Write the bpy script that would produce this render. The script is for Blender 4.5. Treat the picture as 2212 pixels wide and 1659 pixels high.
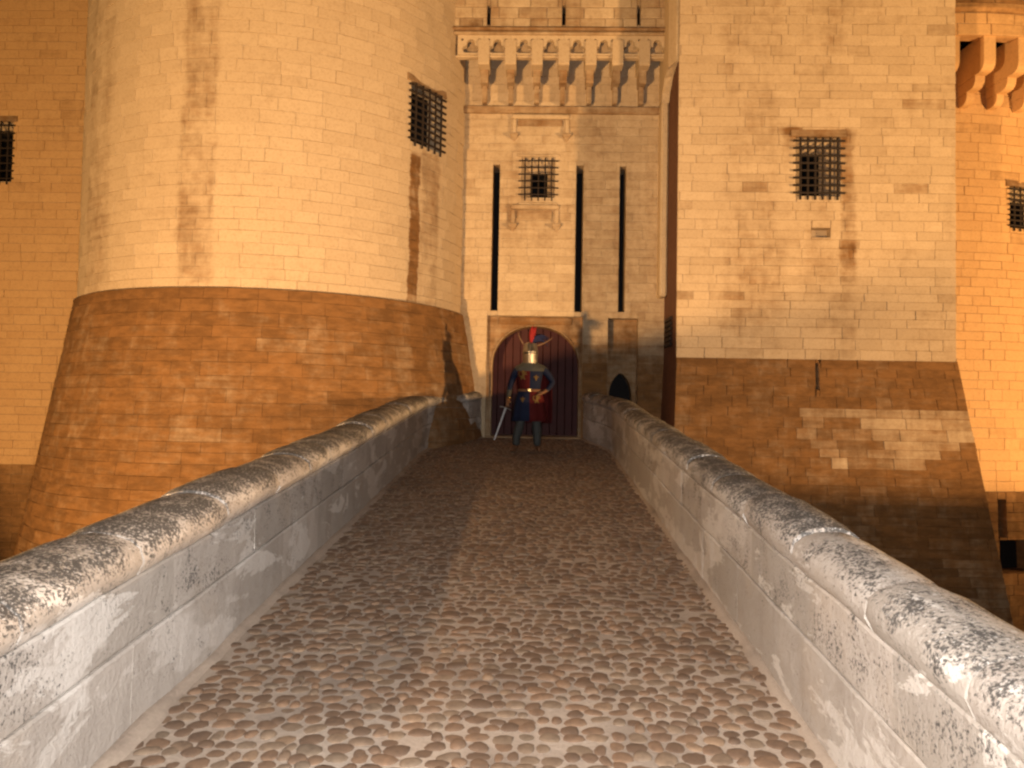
import bpy, bmesh, math, random
from mathutils import Vector, Matrix, noise
from mathutils.geometry import tessellate_polygon
random.seed(7)
R = math.radians
scene = bpy.context.scene
for o in list(bpy.data.objects):
    bpy.data.objects.remove(o)
col = scene.collection

# ------------------------------------------------------------------ camera
EYE = Vector((0, 0, 1.75))
FPX, PW, PH = 1720.0, 2212.0, 1659.0            # focal length and frame in units of a 2212 px wide frame
YAW, TILT, ROLL = -0.0263, 0.0365, 0.018
_f = Vector((math.sin(YAW) * math.cos(TILT), math.cos(YAW) * math.cos(TILT), math.sin(TILT)))
_r0 = _f.cross(Vector((0, 0, 1))).normalized()
_u0 = _r0.cross(_f)
_r = _r0 * math.cos(ROLL) + _u0 * math.sin(ROLL)
_u = _u0 * math.cos(ROLL) - _r0 * math.sin(ROLL)
cam_d = bpy.data.cameras.new('camera')
cam = bpy.data.objects.new('camera', cam_d)
col.objects.link(cam)
M = Matrix((_r, _u, -_f)).transposed().to_4x4()
M.translation = EYE
cam.matrix_world = M
cam_d.sensor_width = 36
cam_d.lens = FPX / PW * 36
cam_d.clip_start = 0.05
cam_d.clip_end = 1000
scene.camera = cam

# ------------------------------------------------------------------ night sky and lamps
world = bpy.data.worlds.new('World')
scene.world = world
world.use_nodes = True
wn = world.node_tree
sky = wn.nodes.new('ShaderNodeTexSky')
sky.sky_type = 'NISHITA'
sky.sun_disc = False
sky.sun_elevation = R(-5)
sky.sun_rotation = R(200)
wn.links.new(sky.outputs[0], wn.nodes['Background'].inputs[0])
wn.nodes['Background'].inputs[1].default_value = 0.12


def lamp(name, loc, target, power, color, size=0.25, cone=120, blend=0.4):
    d = bpy.data.lights.new(name, 'SPOT')
    d.energy = power
    d.color = color
    d.shadow_soft_size = size
    d.spot_size = R(cone)
    d.spot_blend = blend
    o = bpy.data.objects.new(name, d)
    col.objects.link(o)
    o.location = loc
    o.rotation_euler = (Vector(target) - Vector(loc)).to_track_quat('-Z', 'Y').to_euler()
    return o


SODIUM = (1.0, 0.58, 0.24)
lamp('moat_floodlight_west', (-7.2, -1.0, -0.6), (-2.0, 14.5, 6.0), 12300, (1.0, 0.575, 0.235), 0.35, 130)
lamp('moat_floodlight_east', (17.0, 2.0, 1.75), (3.0, 14.5, 6.0), 14500, (1.0, 0.58, 0.245), 0.35, 120)
lamp('street_lamp_light', (-9.0, 3.5, 6.4), (0.9, 5.6, 0.6), 1700, SODIUM, 0.12, 60, 0.8)
lamp('court_floodlight', (16.5, 13.7, -0.2), (10.5, 17.0, 5.0), 2300, (1.0, 0.52, 0.17), 0.3, 120)
# the photographer's flash, just above the lens; its beam weakens towards the corners
lamp('camera_flash', tuple(EYE + _r * 0.05 + _u * 0.06 + _f * 0.03), tuple(EYE + _f * 5 - _u * 0.7), 1600, (1.0, 0.94, 0.90), 0.02, 100, 0.85)

scene.view_settings.view_transform = 'Standard'
scene.view_settings.look = 'None'
scene.view_settings.gamma = 1
scene.view_settings.exposure = 0.1
scene.cycles.filter_width = 2.4
scene.cycles.max_bounces = 5
scene.cycles.diffuse_bounces = 3
scene.cycles.sample_clamp_indirect = 4


# ------------------------------------------------------------------ small helpers
def ray(px, py):
    d = _f + _r * ((px - PW / 2) / FPX) + _u * ((PH / 2 - py) / FPX)
    return d


def on_y(px, py, Y):
    d = ray(px, py)
    return EYE + d * (Y / d.y)


def on_cyl(px, py, c, rad):
    d = ray(px, py)
    o = Vector((EYE.x - c[0], EYE.y - c[1]))
    a = d.x * d.x + d.y * d.y
    b = 2 * (o.x * d.x + o.y * d.y)
    k = o.x * o.x + o.y * o.y - rad * rad
    disc = max(b * b - 4 * a * k, 0)
    t = (-b - math.sqrt(disc)) / (2 * a)
    return EYE + d * t


def project(p):
    v = Vector(p) - EYE
    z = v.dot(_f)
    if z <= 0.05:
        return None
    return (PW / 2 + FPX * v.dot(_r) / z, PH / 2 - FPX * v.dot(_u) / z, z)


def tag(o, label=None, cat=None, group=None, kind=None):
    if label: o['label'] = label
    if cat: o['category'] = cat
    if group: o['group'] = group
    if kind: o['kind'] = kind
    return o


def empty(name, loc=(0, 0, 0), parent=None):
    o = bpy.data.objects.new(name, None)
    o.location = loc
    col.objects.link(o)
    if parent is not None:
        set_parent(o, parent)
    return o


def mesh_obj(name, verts, faces, mat, parent=None, attrs=None, smooth=False):
    """A mesh in world coordinates; parents are Empties or meshes at identity unless said otherwise."""
    me = bpy.data.meshes.new(name)
    me.from_pydata([tuple(v) for v in verts], [], faces)
    if attrs:
        for k, vals in attrs.items():
            a = me.attributes.new(k, 'FLOAT', 'POINT')
            a.data.foreach_set('value', vals)
    if isinstance(mat, (list, tuple)):
        for m in mat: me.materials.append(m)
    else:
        me.materials.append(mat)
    if smooth:
        me.polygons.foreach_set('use_smooth', [True] * len(me.polygons))
    me.update()
    o = bpy.data.objects.new(name, me)
    col.objects.link(o)
    if parent is not None:
        set_parent(o, parent)
    return o


def world_loc(o):
    """World offset of a parent: Empties stand at their own location, meshes are built in world coordinates."""
    return Vector(o.location) if o.type == 'EMPTY' else Vector((0, 0, 0))


def set_parent(o, parent):
    o.parent = parent
    o.matrix_parent_inverse = Matrix.Translation(-world_loc(parent))
    return o


def from_bm(name, bm, mat, parent=None, smooth=False, attrs=None):
    bmesh.ops.recalc_face_normals(bm, faces=bm.faces)
    me = bpy.data.meshes.new(name)
    bm.to_mesh(me)
    bm.free()
    if isinstance(mat, (list, tuple)):
        for m in mat: me.materials.append(m)
    else:
        me.materials.append(mat)
    for k, v in (attrs or {}).items():
        a = me.attributes.new(k, 'FLOAT', 'POINT')
        a.data.foreach_set('value', [v] * len(me.vertices))
    if smooth:
        me.polygons.foreach_set('use_smooth', [True] * len(me.polygons))
    o = bpy.data.objects.new(name, me)
    col.objects.link(o)
    if parent is not None:
        set_parent(o, parent)
    return o


def box_bm(bm, x0, x1, y0, y1, z0, z1, bevel=0.0):
    vs = [bm.verts.new(p) for p in ((x0, y0, z0), (x1, y0, z0), (x1, y1, z0), (x0, y1, z0), (x0, y0, z1), (x1, y0, z1), (x1, y1, z1), (x0, y1, z1))]
    fs = [bm.faces.new([vs[i] for i in f]) for f in ((0, 3, 2, 1), (4, 5, 6, 7), (0, 1, 5, 4), (1, 2, 6, 5), (2, 3, 7, 6), (3, 0, 4, 7))]
    if bevel:
        es = {e for f in fs for e in f.edges}
        bmesh.ops.bevel(bm, geom=list(es), offset=bevel, segments=1, affect='EDGES')


def box(name, x0, x1, y0, y1, z0, z1, mat, parent=None, bevel=0.012, dirt_shade=0.2, tint=0.5):
    bm = bmesh.new()
    box_bm(bm, x0, x1, y0, y1, z0, z1, bevel)
    return from_bm(name, bm, mat, parent, attrs={'dirt_shade': dirt_shade, 'tint': tint})


def slab(name, outer, holes, y0, y1, mat, parent=None, dirt_shade=0.2, tint=0.5):
    """A flat panel in the XZ plane with holes, from y0 (front) to y1 (back)."""
    loops = [[Vector((x, y0, z)) for x, z in l] for l in [outer] + holes]
    tris = tessellate_polygon(loops)
    flat = [p for l in loops for p in l]
    n = len(flat)
    V = flat + [p + Vector((0, y1 - y0, 0)) for p in flat]
    F = [tuple(t) for t in tris] + [(t[2] + n, t[1] + n, t[0] + n) for t in tris]
    k = 0
    for l in loops:
        m = len(l)
        F += [(k + i, k + (i + 1) % m, k + n + (i + 1) % m, k + n + i) for i in range(m)]
        k += m
    return mesh_obj(name, V, F, mat, parent, {'dirt_shade': [dirt_shade] * len(V), 'tint': [tint] * len(V)})


def tube(bm, pts, radii, seg=8, cap=True):
    rings = []
    n = len(pts)
    for i, p in enumerate(pts):
        p = Vector(p)
        a = Vector(pts[max(i - 1, 0)])
        b = Vector(pts[min(i + 1, n - 1)])
        t = (b - a).normalized()
        s = t.cross(Vector((0.13, 0.21, 0.97)))
        if s.length < 0.05:
            s = t.cross(Vector((1, 0, 0)))
        s.normalize()
        q = t.cross(s)
        r = radii[i] if isinstance(radii, (list, tuple)) else radii
        rings.append([bm.verts.new(p + (s * math.cos(2 * math.pi * k / seg) + q * math.sin(2 * math.pi * k / seg)) * r) for k in range(seg)])
    for a, b in zip(rings, rings[1:]):
        for k in range(seg):
            bm.faces.new((a[k], a[(k + 1) % seg], b[(k + 1) % seg], b[k]))
    if cap:
        bm.faces.new(list(reversed(rings[0])))
        bm.faces.new(rings[-1])


def loft(bm, rings, cap0=False, cap1=False):
    vr = [[bm.verts.new(p) for p in r] for r in rings]
    fs = []
    n = len(vr[0])
    for a, b in zip(vr, vr[1:]):
        for k in range(n):
            fs.append(bm.faces.new((a[k], a[(k + 1) % n], b[(k + 1) % n], b[k])))
    if cap0: fs.append(bm.faces.new(list(reversed(vr[0]))))
    if cap1: fs.append(bm.faces.new(vr[-1]))
    return fs


# ------------------------------------------------------------------ materials
class NT:
    def __init__(self, name):
        self.m = bpy.data.materials.new(name)
        self.m.use_nodes = True
        self.t = self.m.node_tree
        self.b = self.t.nodes['Principled BSDF']
        self.b.inputs['Specular IOR Level'].default_value = 0.25

    def n(self, typ, **kw):
        x = self.t.nodes.new(typ)
        for k, v in kw.items():
            setattr(x, k, v)
        return x

    def put(self, sock, v):
        if hasattr(v, 'is_output') or isinstance(v, bpy.types.NodeSocket):
            self.t.links.new(v, sock)
        elif isinstance(v, tuple) and len(v) == 3:
            sock.default_value = (*v, 1)
        else:
            sock.default_value = v

    def noise(self, scale, detail=4, rough=0.6, vec=None, dist=0.0):
        x = self.n('ShaderNodeTexNoise')
        x.inputs['Scale'].default_value = scale
        x.inputs['Detail'].default_value = detail
        x.inputs['Roughness'].default_value = rough
        x.inputs['Distortion'].default_value = dist
        self.t.links.new(vec if vec is not None else self.pos(), x.inputs['Vector'])
        return x.outputs['Fac']

    def pos(self):
        if not hasattr(self, '_p'):
            self._p = self.n('ShaderNodeNewGeometry').outputs['Position']
        return self._p

    def scaled(self, s):
        x = self.n('ShaderNodeVectorMath', operation='MULTIPLY')
        self.t.links.new(self.pos(), x.inputs[0])
        x.inputs[1].default_value = s
        return x.outputs[0]

    def math(self, op, a, b=0.0, clamp=False):
        x = self.n('ShaderNodeMath', operation=op, use_clamp=clamp)
        self.put(x.inputs[0], a)
        self.put(x.inputs[1], b)
        return x.outputs[0]

    def rng(self, v, a, b, c=0.0, d=1.0, smooth=True):
        x = self.n('ShaderNodeMapRange', interpolation_type='SMOOTHSTEP' if smooth else 'LINEAR')
        self.put(x.inputs['Value'], v)
        for k, q in zip(('From Min', 'From Max', 'To Min', 'To Max'), (a, b, c, d)):
            x.inputs[k].default_value = q
        return x.outputs['Result']

    def mix(self, f, a, b, mode='MIX'):
        x = self.n('ShaderNodeMix', data_type='RGBA', blend_type=mode)
        self.put(x.inputs['Factor'], f)
        self.put(x.inputs['A'], a) if False else self.put([i for i in x.inputs if i.name == 'A' and i.type == 'RGBA'][0], a)
        self.put([i for i in x.inputs if i.name == 'B' and i.type == 'RGBA'][0], b)
        return [o for o in x.outputs if o.type == 'RGBA'][0]

    def attr(self, name):
        return self.n('ShaderNodeAttribute', attribute_name=name).outputs['Fac']

    def bump(self, h, strength=0.5, dist=0.02):
        x = self.n('ShaderNodeBump')
        x.inputs['Strength'].default_value = strength
        x.inputs['Distance'].default_value = dist
        self.t.links.new(h, x.inputs['Height'])
        self.t.links.new(x.outputs[0], self.b.inputs['Normal'])

    def done(self, color=None, rough=0.9, metal=0.0):
        if color is not None:
            self.put(self.b.inputs['Base Color'], color)
        self.put(self.b.inputs['Roughness'], rough)
        self.b.inputs['Metallic'].default_value = metal
        return self.m


def stone_material(name, light, mid, dark, stains=(), axis=None, radius=1.0):
    """stains: (u0, u1, soft, z0, z1, strength), runs of grime washed down the wall; u is x, or the arc round axis."""
    t = NT(name)
    tint, dirt_shade = t.attr('tint'), t.attr('dirt_shade')
    big = t.noise(0.9, 5, 0.65)
    streak = t.noise(1.0, 5, 0.65, t.scaled((4.0, 4.0, 0.3)))
    bed = t.noise(1.0, 4, 0.6, t.scaled((1.6, 1.6, 16.0)))
    fine = t.noise(26, 6, 0.7)
    med = t.noise(6, 5, 0.65)
    c = t.mix(t.rng(tint, 0, 1, 0.2, 0.8, False), mid, light)
    c = t.mix(t.rng(med, 0.35, 0.7, 0.0, 0.30), c, mid)
    d = t.math('ADD', dirt_shade, t.math('MULTIPLY', t.math('SUBTRACT', big, 0.5), 0.6))
    d = t.math('ADD', d, t.math('MULTIPLY', t.math('SUBTRACT', streak, 0.52), 0.55))
    d = t.math('ADD', d, t.math('MULTIPLY', t.math('SUBTRACT', bed, 0.5), 0.45))
    d = t.math('ADD', d, t.math('MULTIPLY', t.math('SUBTRACT', med, 0.5), 0.6))
    if stains:
        sep = t.n('ShaderNodeSeparateXYZ')
        t.t.links.new(t.pos(), sep.inputs[0])
        u, z = sep.outputs[0], sep.outputs[2]
        if axis:
            u = t.math('MULTIPLY', t.math('ARCTAN2', t.math('SUBTRACT', sep.outputs[0], axis[0]), t.math('SUBTRACT', axis[1], sep.outputs[1])), radius)
        wob = t.math('MULTIPLY', t.math('SUBTRACT', t.noise(1.0, 5, 0.7, t.scaled((0.4, 0.4, 2.2))), 0.5), 0.22)
        wob = t.math('ADD', wob, t.math('MULTIPLY', t.math('SUBTRACT', t.noise(9, 4, 0.7), 0.5), 0.10))
        uw = t.math('ADD', u, wob)
        brk = t.rng(t.noise(1.0, 4, 0.6, t.scaled((3.0, 3.0, 1.2))), 0.25, 0.62, 0.45, 1.0)
        for (u0, u1, soft, z0, z1, k) in stains:
            m = t.math('MULTIPLY', t.rng(uw, u0 - soft, u0 + soft), t.rng(uw, u1 - soft, u1 + soft, 1.0, 0.0))
            m = t.math('MULTIPLY', m, t.math('MULTIPLY', t.rng(z, z0 - 0.3, z0 + 0.3), t.rng(z, z1 - 0.08, z1 + 0.08, 1.0, 0.0)))
            d = t.math('ADD', d, t.math('MULTIPLY', t.math('MULTIPLY', m, brk), k))
    d = t.rng(d, 0.10, 1.02)
    mot = t.noise(1.0, 6, 0.72, t.scaled((3.2, 3.2, 9.0)))
    mot = t.math('ADD', mot, t.math('MULTIPLY', t.math('SUBTRACT', tint, 0.5), 0.12))
    worn = t.mix(t.rng(mot, 0.34, 0.68), tuple(x * 0.76 for x in dark), tuple(x * 1.28 for x in dark))
    c = t.mix(d, c, worn)
    c = t.mix(t.rng(fine, 0.45, 0.8, 0.0, 0.4), c, dark)
    t.bump(t.math('ADD', t.math('MULTIPLY', fine, 0.6), med), 0.5, 0.018)
    return t.done(c, 0.92)


STONE = stone_material('limestone', (0.60, 0.48, 0.32), (0.47, 0.36, 0.23), (0.185, 0.092, 0.032))
MORTAR = stone_material('lime_mortar', (0.42, 0.33, 0.22), (0.34, 0.26, 0.17), (0.16, 0.085, 0.035))
CURTAIN = stone_material('ochre_limestone', (0.62, 0.40, 0.19), (0.54, 0.33, 0.15), (0.20, 0.105, 0.04))


def simple(name, colr, rough=0.7, metal=0.0, nscale=20, var=0.35, bump=0.3):
    t = NT(name)
    n = t.noise(nscale, 4)
    dk = tuple(x * (1 - var) for x in colr)
    t.bump(n, bump, 0.01)
    return t.done(t.mix(n, dk, colr), rough, metal)


IRON = simple('rusty_iron', (0.035, 0.025, 0.02), 0.7, 0.2)
VOID = simple('dark_interior', (0.02, 0.018, 0.018), 1.0)
REDSTONE = stone_material('dark_red_stone', (0.17, 0.085, 0.05), (0.13, 0.06, 0.038), (0.06, 0.03, 0.02))  # darker, redder stone for the square tower's side by the gate
DOOR = simple('red_door_paint', (0.07, 0.016, 0.015), 0.65, 0, 5, 0.6)
EARTH = simple('dark_earth', (0.05, 0.038, 0.025), 1.0, 0, 2, 0.5)


def parapet_material():
    t = NT('parapet_stone')
    tint, dirt_shade = t.attr('tint'), t.attr('dirt_shade')
    med = t.noise(3.2, 7, 0.68)
    patch = t.noise(1.1, 5, 0.62, t.scaled((1.0, 0.55, 1.6)))
    fine = t.noise(38, 6, 0.7)
    c = t.mix(tint, (0.35, 0.315, 0.275), (0.45, 0.405, 0.36))
    c = t.mix(t.rng(med, 0.45, 0.70, 0.0, 0.5), c, (0.30, 0.265, 0.23))
    c = t.mix(t.rng(patch, 0.545, 0.575, 0.0, 0.8), c, (0.54, 0.50, 0.455))
    drip = t.noise(1.0, 6, 0.7, t.scaled((7.0, 7.0, 1.1)))
    c = t.mix(t.rng(drip, 0.54, 0.75, 0.0, 0.5), c, (0.28, 0.245, 0.21))
    lime = t.noise(2.3, 8, 0.66, t.scaled((1.0, 0.5, 1.3)), 0.5)
    c = t.mix(t.rng(lime, 0.555, 0.575, 0.0, 0.8), c, (0.58, 0.545, 0.50))
    ochre = t.noise(1.7, 5, 0.6)
    c = t.mix(t.rng(ochre, 0.52, 0.75, 0.0, 0.35), c, (0.42, 0.33, 0.24))
    c = t.mix(t.rng(fine, 0.5, 0.8, 0.0, 0.35), c, (0.2, 0.17, 0.15))
    lich = t.noise(64, 8, 0.70)
    area = t.noise(5.5, 6, 0.7)
    e = t.math('ADD', t.math('MULTIPLY', t.math('SUBTRACT', area, 0.5), 1.7), t.math('MULTIPLY', t.math('SUBTRACT', lich, 0.5), 2.6))
    e = t.math('ADD', e, t.math('MULTIPLY', t.math('SUBTRACT', dirt_shade, 0.55), 0.75))
    c = t.mix(t.rng(e, -0.04, 0.26, 0, 0.93), c, (0.06, 0.056, 0.052))
    spots = t.noise(75, 2, 0.5)
    c = t.mix(t.math('MULTIPLY', t.rng(spots, 0.62, 0.68), t.rng(dirt_shade, 0.3, 0.7, 0, 0.8)), c, (0.58, 0.56, 0.53))
    t.bump(t.math('ADD', fine, t.math('MULTIPLY', med, 0.8)), 0.6, 0.018)
    return t.done(c, 0.95)


PARAPET = parapet_material()


def cobble_material():
    t = NT('river_cobble')
    tint = t.attr('tint')
    r = t.n('ShaderNodeValToRGB')
    t.t.links.new(tint, r.inputs[0])
    e = r.color_ramp.elements
    e[0].color = (0.115, 0.075, 0.05, 1)
    e[1].color = (0.26, 0.17, 0.105, 1)
    for p, c_ in ((0.3, (0.165, 0.105, 0.068)), (0.6, (0.21, 0.13, 0.08)), (0.85, (0.18, 0.135, 0.095))):
        q = e.new(p)
        q.color = (*c_, 1)
    n = t.noise(30, 5)
    c = t.mix(t.rng(n, 0.3, 0.8, 0, 0.6), r.outputs[0], (0.08, 0.055, 0.04))
    t.bump(n, 0.35, 0.006)
    return t.done(c, 0.72)


COBBLE = cobble_material()


def joint_material():
    t = NT('sandy_joint_mortar')
    n = t.noise(45, 6, 0.7)
    b = t.noise(1.5, 4)
    c = t.mix(n, (0.26, 0.21, 0.165), (0.45, 0.365, 0.29))
    c = t.mix(t.rng(b, 0.45, 0.7, 0, 0.6), c, (0.16, 0.125, 0.10))
    t.bump(n, 0.6, 0.012)
    return t.done(c, 0.95)


JOINT = joint_material()


# ------------------------------------------------------------------ masonry walls
def subtract(rect, op):
    a0, a1, b0, b1 = rect
    c0, c1, d0, d1 = op
    if c1 <= a0 or c0 >= a1 or d1 <= b0 or d0 >= b1:
        return [rect]
    out = []
    if c0 > a0: out.append((a0, min(c0, a1), b0, b1))
    if c1 < a1: out.append((max(c1, a0), a1, b0, b1))
    l, r = max(a0, c0), min(a1, c1)
    if d0 > b0: out.append((l, r, b0, d0))
    if d1 < b1: out.append((l, r, d1, b1))
    return out


def masonry(parent, surf, u0, u1, z0, z1, openings, course, length, gap, dirt_shade_fn, mat, back_mat, rough=0.004, keep=300, usub=0.35, breaks=(), rnd=1, no_single_below=None, core_out=0.0):
    """Stones laid in courses over the surface surf(u, z, out) -> point, with holes; a mortar backing sits behind them.
    The keep largest ones in view are stones of their own, the rest are one mesh."""
    rg = random.Random(rnd)
    zs = [z0]
    while zs[-1] < z1 - course[0] * 0.6:
        nz = zs[-1] + rg.uniform(*course)
        for b in breaks:
            if zs[-1] < b - 1e-4 and nz > b - course[0] * 0.5:
                nz = b
                break
        zs.append(min(nz, z1))
    rects = []
    for a, b in zip(zs, zs[1:]):
        u = u0 - rg.uniform(0, length[1])
        while u < u1:
            w = rg.uniform(*length)
            rs = [(max(u, u0), min(u + w, u1), a, b)]
            u += w
            for op in openings:
                rs = [q for r in rs for q in subtract(r, op)]
            for r in rs:
                if r[1] - r[0] > 0.035 and r[3] - r[2] > 0.03:
                    rects.append(r)
    stones = []
    for (a, b, c, d) in rects:
        g = gap * rg.uniform(0.7, 1.3) / 2
        ch = min(gap * 0.9, (b - a) * 0.2, (d - c) * 0.2)
        off = rg.uniform(-rough, rough)
        front = max(0.012, 0.016 + off)

        def P(u, z, o): return surf(u, z, o)
        j = lambda: rg.uniform(-0.3, 0.3) * gap
        outer = [(a + g + j(), c + g + j()), (b - g + j(), c + g + j()), (b - g + j(), d - g + j()), (a + g + j(), d - g + j())]
        inner = [(outer[0][0] + ch, outer[0][1] + ch), (outer[1][0] - ch, outer[1][1] + ch), (outer[2][0] - ch, outer[2][1] - ch), (outer[3][0] + ch, outer[3][1] - ch)]
        vs = [P(u, z, -0.035) for u, z in outer] + [P(u, z, front - ch * 0.6) for u, z in outer] + [P(u, z, front + rg.uniform(-1, 1) * rough * 0.5) for u, z in inner]
        fs = [(8, 9, 10, 11)]
        for k in range(4):
            l = (k + 1) % 4
            fs += [(k, l, 4 + l, 4 + k), (4 + k, 4 + l, 8 + l, 8 + k)]
        um, zm = (a + b) / 2, (c + d) / 2
        p = P(um, zm, 0)
        n = (P(um, zm, 0.1) - p).normalized()
        pr = project(p)
        size = 0
        if pr and 0 < pr[0] < PW and 0 < pr[1] < PH:
            toward = n.dot((EYE - p).normalized())
            if toward > 0.05 and not (no_single_below and pr[1] > no_single_below(pr[0])):
                size = (b - a) * (d - c) * toward / pr[2] ** 2
        stones.append((size, vs, fs, rg.random(), dirt_shade_fn(um, zm, p, rg)))
    stones.sort(key=lambda s: -s[0])
    cut = sum(1 for s in stones[:keep] if s[0] > 0)
    for s in stones[:cut]:
        mesh_obj('stone_block', s[1], s[2], mat, parent, {'tint': [s[3]] * 12, 'dirt_shade': [s[4]] * 12})
    V, F, T, D = [], [], [], []
    for s in stones[cut:]:
        k = len(V)
        V += s[1]
        F += [tuple(i + k for i in f) for f in s[2]]
        T += [s[3]] * 12
        D += [s[4]] * 12
    if V:
        tag(mesh_obj('stone_courses', V, F, mat, parent, {'tint': T, 'dirt_shade': D}), kind='stuff')
    # mortar backing with the openings left out
    us = sorted({u0, u1, *[x for op in openings for x in op[:2] if u0 < x < u1]})
    fine = [us[0]]
    for x in us[1:]:
        n = max(1, math.ceil((x - fine[-1]) / usub))
        s0 = fine[-1]
        fine += [s0 + (x - s0) * k / n for k in range(1, n + 1)]
    zz = sorted({z0, z1, *[b for b in breaks if z0 < b < z1], *[x for op in openings for x in op[2:] if z0 < x < z1]})
    V, F, D, idx = [], [], [], {}

    def vid(i, k):
        if (i, k) not in idx:
            idx[i, k] = len(V)
            p = surf(fine[i], zz[k], core_out)
            V.append(p)
            D.append(dirt_shade_fn(fine[i], zz[k], p, rg))
        return idx[i, k]
    for i in range(len(fine) - 1):
        for k in range(len(zz) - 1):
            um, zm = (fine[i] + fine[i + 1]) / 2, (zz[k] + zz[k + 1]) / 2
            if any(op[0] < um < op[1] and op[2] < zm < op[3] for op in openings):
                continue
            F.append((vid(i, k), vid(i + 1, k), vid(i + 1, k + 1), vid(i, k + 1)))
    mesh_obj('wall_core', V, F, back_mat, parent, {'dirt_shade': D, 'tint': [0.5] * len(V)})


def reveal(name, parent, surf, op, depth, mat, back=VOID, inner=None, dirt_shade=0.3):
    """The sides of a hole in a wall; inner = (u0, u1, z0, z1) makes them splay to a smaller dark opening."""
    a, b, c, d = op
    inn = inner or op
    V = [surf(a, c, 0.012), surf(b, c, 0.012), surf(b, d, 0.012), surf(a, d, 0.012)]
    V += [surf(inn[0], inn[2], -depth), surf(inn[1], inn[2], -depth), surf(inn[1], inn[3], -depth), surf(inn[0], inn[3], -depth)]
    F = [(0, 1, 5, 4), (1, 2, 6, 5), (2, 3, 7, 6), (3, 0, 4, 7)]
    o = mesh_obj(name, V, F, mat, parent, {'dirt_shade': [dirt_shade] * 8, 'tint': [0.55] * 8})
    e = 0.9 if inner else 0.02
    V2 = [surf(inn[0], inn[2], -depth), surf(inn[1], inn[2], -depth), surf(inn[1], inn[3], -depth), surf(inn[0], inn[3], -depth)]
    V2 += [surf(inn[0], inn[2], -depth - e), surf(inn[1], inn[2], -depth - e), surf(inn[1], inn[3], -depth - e), surf(inn[0], inn[3], -depth - e)]
    mesh_obj('dark_opening', V2, F + [(4, 5, 6, 7)], back, parent)
    return o


def grated_window(parent, surf, op, nv, nh, inner, hood=True, depth=0.32, bar=0.017):
    a, b, c, d = op
    root = reveal('window', parent, surf, op, depth, STONE, inner=inner, dirt_shade=0.25)
    for k in range(nv):
        u = a + (b - a) * (k + 0.5) / nv
        bm = bmesh.new()
        tube(bm, [surf(u, c - 0.07, 0.045), surf(u, (c + d) / 2, 0.05), surf(u, d - 0.02, 0.045)], bar, 6)
        from_bm('vertical_bar', bm, IRON, root)
    for k in range(nh):
        z = c + (d - c) * (k + 0.35) / nh
        bm = bmesh.new()
        tube(bm, [surf(a - 0.06, z, 0.05), surf((a + b) / 2, z, 0.052), surf(b + 0.06, z, 0.05)], bar, 6)
        from_bm('crossbar', bm, IRON, root)
    if hood:
        V, F = [], []
        x0, x1, h0, h1 = a - 0.1, b + 0.1, d - 0.02, d + 0.14
        for o_, ins in ((-0.02, 0.0), (0.055, 0.015)):
            V += [surf(x0 + ins, h0 + ins, o_), surf(x1 - ins, h0 + ins, o_), surf(x1 - ins, h1 - ins * 2, o_ * (1 if o_ < 0 else 0.55)), surf(x0 + ins, h1 - ins * 2, o_ * (1 if o_ < 0 else 0.55))]
        F = [(4, 5, 6, 7), (0, 1, 5, 4), (1, 2, 6, 5), (2, 3, 7, 6), (3, 0, 4, 7)]
        mesh_obj('lintel', V, F, STONE, root, {'dirt_shade': [0.75] * 8, 'tint': [0.4] * 8})
    return root


def nz(p, s=1.0):
    return noise.noise(Vector(p) * s)


def sm(x, a, b):
    t = min(max((x - a) / (b - a), 0), 1)
    return t * t * (3 - 2 * t)


# ================================================================== THE SETTING
SLOPE = 0.088


def deck_z(y):
    return SLOPE * y


FY = 14.7                     # the gatehouse front
mesh_obj('ground', [(-150, -60, -3.4), (150, -60, -3.4), (150, 200, -3.4), (-150, 200, -3.4)], [(0, 1, 2, 3)], EARTH)
tag(bpy.data.objects['ground'], kind='structure')

# unseen earth banks, added to throw shadow on the lower wall corners
def shadow_bank(x0, x1, y0, y1, top):
    bm = bmesh.new()
    rings = []
    n = 24
    for k in range(n + 1):
        x = x0 + (x1 - x0) * k / n
        e = sm(min(k, n - k) / n, 0, 0.06)
        h = top + 0.12 * nz((x * 0.7, 3, 0))
        rings.append([(x, y0 - 1.2, -3.45), (x, y0 + 0.2, -3.4 + (h + 3.4) * e), (x, y1 - 0.2, -3.4 + (h + 3.4) * e), (x, y1 + 1.2, -3.45)])
    loft(bm, rings, True, True)
    return tag(from_bm('added_shadow_bank', bm, EARTH), kind='structure')


shadow_bank(8.2, 24.0, 7.0, 8.2, 1.12)
shadow_bank(-18.0, -8.2, 4.6, 5.6, -0.15)

# ------------------------------------------------------------------ bridge roadway with its cobbles
LX, RX = -1.73, 1.28
Lpath = [(LX, -2.5), (LX, 4), (LX, 9), (LX, 12.4), (-1.70, 12.9), (-1.56, 13.35), (-1.33, 13.8), (-1.08, 14.2), (-0.93, FY + 0.02)]
Rpath = [(RX, -2.5), (RX, 4), (RX, 9), (RX, 12.9), (1.22, 13.4), (1.10, 13.9), (0.99, 14.3), (0.92, FY + 0.02)]


def edge_x(path, y):
    for (x0, y0), (x1, y1) in zip(path, path[1:]):
        if y0 <= y <= y1:
            return x0 + (x1 - x0) * (y - y0) / (y1 - y0)
    return path[-1][0]


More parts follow.
